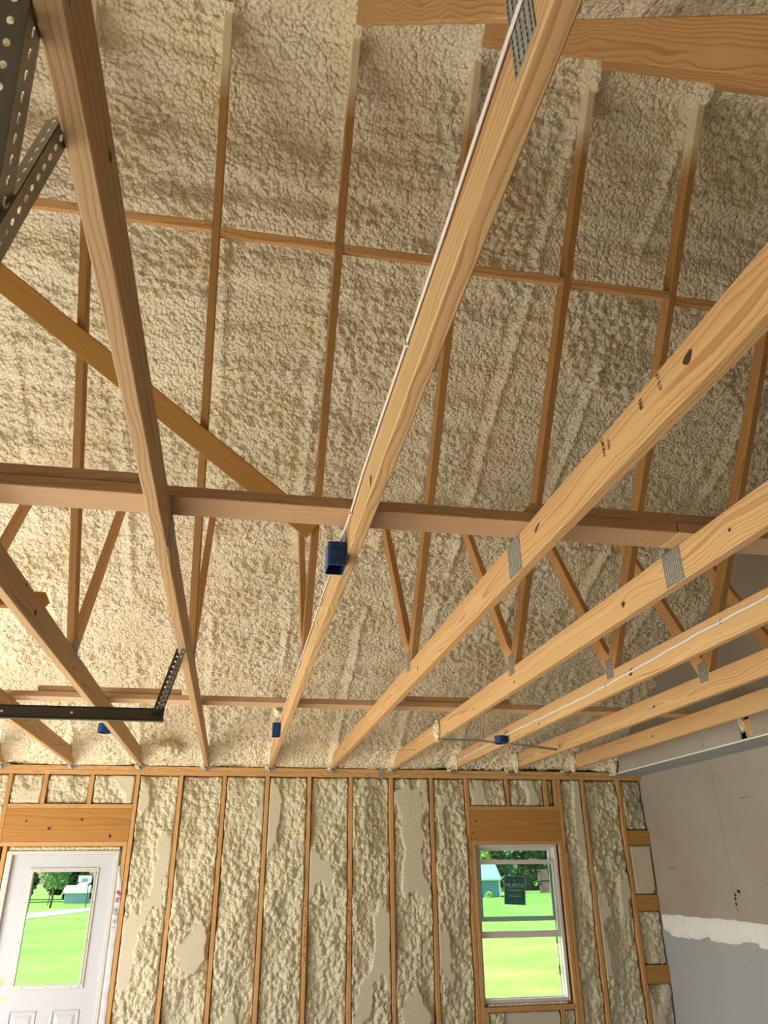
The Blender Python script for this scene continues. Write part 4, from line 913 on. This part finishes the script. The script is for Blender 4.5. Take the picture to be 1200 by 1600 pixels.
def tree(x, y, h, cr, label, mt, seed, crown0=.25, nl=2600, leaf=.35, tr_r=.2, gz=GZ):
    r = random.Random(seed); root = empty('tree', V(x, y, gz)); tag(root, label, 'tree', 'trees beyond the lawn')
    bm = bmesh.new(); tube(bm, [(0, 0, 0), (.1, 0, h * .25), (-.05, .1, h * .55), (0, 0, h * .8)], tr_r)
    for i in range(5):
        a = r.uniform(0, 6.28); z = h * r.uniform(crown0 * .9, .6); tube(bm, [(0, 0, z), (math.cos(a) * cr * .6, math.sin(a) * cr * .6, z + h * .15)], tr_r * .35, n=6)
    fixn(bm); put('trunk', mesh_of('trunk', bm, bark, True), Matrix.Translation(V(x, y, gz)), root)
    cl = [(r.uniform(-.6, .6) * cr, r.uniform(-.6, .6) * cr, h * r.uniform(crown0 + .08, .92), cr * r.uniform(.28, .5)) for _ in range(16)]
    vs = []; 
    for i in range(nl):
        c = r.choice(cl); th = r.uniform(0, 6.283); ph = math.acos(r.uniform(-1, 1)); q = c[3] * r.uniform(.75, 1.08)
        p = Vector((c[0] + q * math.sin(ph) * math.cos(th), c[1] + q * math.sin(ph) * math.sin(th), c[2] + q * math.cos(ph) * .85))
        nrm = Vector((r.gauss(0, 1), r.gauss(0, 1), r.gauss(.6, 1))).normalized(); t1 = nrm.orthogonal().normalized(); t2 = nrm.cross(t1); s = leaf * r.uniform(.5, 1.1)
        vs += [p + t1 * s, p + t2 * s * .6, p - t1 * s, p - t2 * s * .6]
    me = bpy.data.meshes.new('crown'); me.from_pydata([tuple(v) for v in vs], [], [(4 * i, 4 * i + 1, 4 * i + 2, 4 * i + 3) for i in range(nl)]); me.materials.append(mt)
    cro = put('crown', me, Matrix.Translation(V(x, y, gz)), root)
    return root
dkl = leaf_mat('leaves_dark', (.035, .085, .040), (.075, .16, .06)); mdl = leaf_mat('leaves_mid', (.10, .21, .06), (.22, .36, .12)); brl = leaf_mat('leaves_bright', (.20, .36, .08), (.42, .58, .16))
tree(-12.75 * 1.5, 66 * 1.5, 7.5, 1.9, 'light green young tree standing on the lawn, seen through the door glass', mdl, 1, .24, 2300, .16, .12)
tree(-13.75 * 1.56, 70 * 1.56, 3.6, 1.3, 'small pale tree beside the young tree, seen through the door glass', mdl, 2, .45, 700, .16, .06)
tree(-10.25 * K, 47 * K, 9, 1.6, 'tree whose dark trunk stands at the left edge of the door glass', dkl, 3, .5, 900, .25, .16)
for i, (xx, yy) in enumerate(((-33, 138), (-30, 124), (-24.5, 136), (-21, 123.5), (-15.5, 137), (-13, 124))):
    tree(xx, yy, 13 + i % 3, 4.0, 'dark tree seen through the door glass, %s' % ['first from the left beyond the door', 'second from the left beyond the door', 'third beyond the door, behind the young tree', 'fourth beyond the door, left behind the small shed', 'behind the small blue shed', 'right of the small blue shed'][i], dkl, 10 + i, .02, 3000, .55, .3)
for i, (xx, yy) in enumerate(((42, 150), (47.5, 168), (54, 151), (60, 172), (66, 154), (72, 174), (79, 158))):
    tree(xx, yy, 17 + (i * 5) % 4, 6.2, 'far tree seen through the window, %s' % ['behind the teal shed', 'just right of the teal shed', 'above the green sticker', 'between sticker and white label', 'above the white paper label', 'right of the white paper label', 'at the right edge of the pane'][i], [dkl, mdl, dkl, mdl, dkl, mdl, brl][i], 30 + i, .03 if i else .0, 4600, .7, .4)
tree(40.5, 132, 11, 2.6, 'pale sunlit tree over the roof of the teal shed', brl, 50, .3, 2000, .4, .2)
# sheds
def shed(name, x0, x1, y0, y1, zg, zw, rh, wallm, roofm, label, over=.35, ridge='x'):
    root = empty(name, V((x0 + x1) / 2, (y0 + y1) / 2, zg)); tag(root, label, 'shed')
    bm = bmesh.new(); boxm(bm, (x0, y0, zg), (x1, y1, zw)); n = int((x1 - x0) / .4)
    for i in range(n): xx = x0 + (i + .5) * (x1 - x0) / n; boxm(bm, (xx - .02, y0 - .03, zg), (xx + .02, y0, zw))
    fixn(bm); put('shed_walls', mesh_of('shed_walls', bm, wallm), Matrix.Translation((0, 0, E)), root)
    bm = bmesh.new(); ym = (y0 + y1) / 2
    for sg in (1, -1):
        ye = ym + sg * ((y1 - y0) / 2 + over)
        vs = [bm.verts.new((x, yy, zz + dz)) for x in (x0 - over, x1 + over) for dz in (0, .1) for (yy, zz) in ((ym, zw + rh), (ye, zw - .08))]
        for f in ((0, 1, 3, 2), (4, 6, 7, 5), (0, 4, 5, 1), (2, 3, 7, 6), (0, 2, 6, 4), (1, 5, 7, 3)): bm.faces.new([vs[i] for i in f])
    for xx in (x0, x1):
        vs = [bm.verts.new(c) for c in ((xx, y0, zw), (xx, y1, zw), (xx, ym, zw + rh))]; bm.faces.new(vs).material_index = 0
    fixn(bm); put('shed_roof', mesh_of('shed_roof', bm, roofm), Matrix.Translation((0, 0, E)), root)
    return root
shed('small_shed', -12.95 * K, -11.25 * K, 72 * K, 72 * K + 2.4, GZ, -1.86, .75, simple('blue_grey_siding', (.32, .42, .52), .7), simple('white_metal_roof', (.80, .80, .82), .5), 'small blue grey shed with a white roof, seen through the door glass', .25)
sh = shed('teal_shed', 19.5 * K, 23.45 * K, 71 * K, 71 * K + 5.2, GZ - .05, -.86, 2.2, simple('teal_siding', (.13, .30, .36), .7), simple('pale_roof', (.20, .28, .31), .7), 'teal shed with a pale roof standing beyond the window', .3)
solid('corner_trim', [((23.40 * K, 71 * K - .05, GZ), (23.53 * K, 71 * K + .02, -.86)), ((19.5 * K, 71 * K - .4, -1.00), (23.6 * K, 71 * K - .33, -.80))], simple('white_trim', (.8, .8, .8), .6), sh)
# backboard beside the small shed
bb = empty('basketball_hoop', V(-10.27 * 1.5, 64 * 1.5, GZ)); tag(bb, 'white basketball backboard high above the small shed, seen through the door glass', 'basketball hoop')
solid('backboard', [((-10.73 * 1.5, 96, -.55), (-9.80 * 1.5, 96.06, .13))], simple('board_white', (.72, .74, .72), .5), bb)
solid('target_square', [((-10.45 * 1.5, 95.94, -.52), (-10.05 * 1.5, 95.99, -.18))], simple('board_grey', (.25, .28, .28), .6), bb)
solid('pole', [((-10.02 * 1.5, 96.1, GZ), (-9.94 * 1.5, 96.2, .0))], M['darksteel'], bb)
bm = bmesh.new(); vs = [bm.verts.new((x, y, z + dz)) for dz in (0, -.06) for (x, y, z) in ((-10.78 * 1.5, 95.2, -.95), (-10.22 * 1.5, 95.2, -.95), (-9.80 * 1.5, 95.9, -.50), (-10.60 * 1.5, 95.9, -.62))]
bm.faces.new(vs[:4]); bm.faces.new(vs[4:][::-1])
for i in range(4): bm.faces.new((vs[i], vs[4 + i], vs[4 + (i + 1) % 4], vs[(i + 1) % 4]))
fixn(bm); put('tilted_panel', mesh_of('tilted_panel', bm, simple('tan_panel', (.80, .68, .58), .6)), Matrix.Translation((0, 0, E)), bb)
# bush, mower, fence
def bush(x, y, h, rr, label, mt, seed):
    r = random.Random(seed); vs = []; nl = 420
    for i in range(nl):
        th = r.uniform(0, 6.28); ph = math.acos(r.uniform(-.2, 1)); q = rr * r.uniform(.5, 1.1); p = Vector((q * math.sin(ph) * math.cos(th), q * math.sin(ph) * math.sin(th), h * .1 + h * math.cos(ph) * .9))
        nrm = Vector((r.gauss(0, 1), r.gauss(0, 1), r.gauss(.6, 1))).normalized(); t1 = nrm.orthogonal().normalized(); t2 = nrm.cross(t1); s = .12
        vs += [p + t1 * s, p + t2 * s * .6, p - t1 * s, p - t2 * s * .6]
    me = bpy.data.meshes.new('bush'); me.from_pydata([tuple(v) for v in vs], [], [(4 * i, 4 * i + 1, 4 * i + 2, 4 * i + 3) for i in range(nl)]); me.materials.append(mt)
    o = put('bush', me, Matrix.Translation(V(x, y, GZ))); tag(o, label, 'bush')
bush(22.0 * K, 69.6 * K, .75, .55, 'pale green bush in front of the teal shed wall', brl, 4)
mw_ = empty('lawn_mower', V(23.85 * K, 70.5 * K, GZ)); tag(mw_, 'small white lawn mower parked beside the teal shed corner', 'lawn mower')
cx = 23.72 * K + .15; cy = 70.5 * K
solid('mower_body', [((cx - .3, cy - .3, GZ + .12), (cx + .3, cy + .4, GZ + .38)), ((cx - .18, cy - .15, GZ + .38), (cx + .18, cy + .2, GZ + .62))], simple('mower_paint', (.75, .75, .75), .5), mw_, bev=.04)
for sx in (-1, 1):
    for sy in (-.25, .35):
        bm = bmesh.new(); tube(bm, [(cx + sx * .30, cy + sy, GZ + .15), (cx + sx * .38, cy + sy, GZ + .15)], .15, n=14); fixn(bm); put('wheel', mesh_of('wheel', bm, M['black']), Matrix.Translation((0, 0, E)), mw_)
bm = bmesh.new(); tube(bm, [(cx, cy + .4, GZ + .3), (cx, cy + .9, GZ + .95)], .03); fixn(bm); put('handle', mesh_of('handle', bm, M['black']), Matrix.Translation((0, 0, E)), mw_)
fe = empty('wire_fence', V(22, 56, GZ)); tag(fe, 'thin wire fence on the lawn beyond the window', 'fence')
bm = bmesh.new(); tube(bm, [(19.5, 56, -1.18), (25, 56, -1.18)], .014); tube(bm, [(19.5, 56, -1.9), (25, 56, -1.9)], .006); fixn(bm); put('fence_wire', mesh_of('fence_wire', bm, M['conduit']), Matrix.Translation((0, 0, E)), fe)
for xx in (19.6, 21.0, 22.4, 23.8):
    bm = bmesh.new(); tube(bm, [(xx, 56, GZ - .1), (xx, 56, -1.15)], .022); fixn(bm); put('fence_post', mesh_of('fence_post', bm, M['conduit']), Matrix.Translation((0, 0, E)), fe)
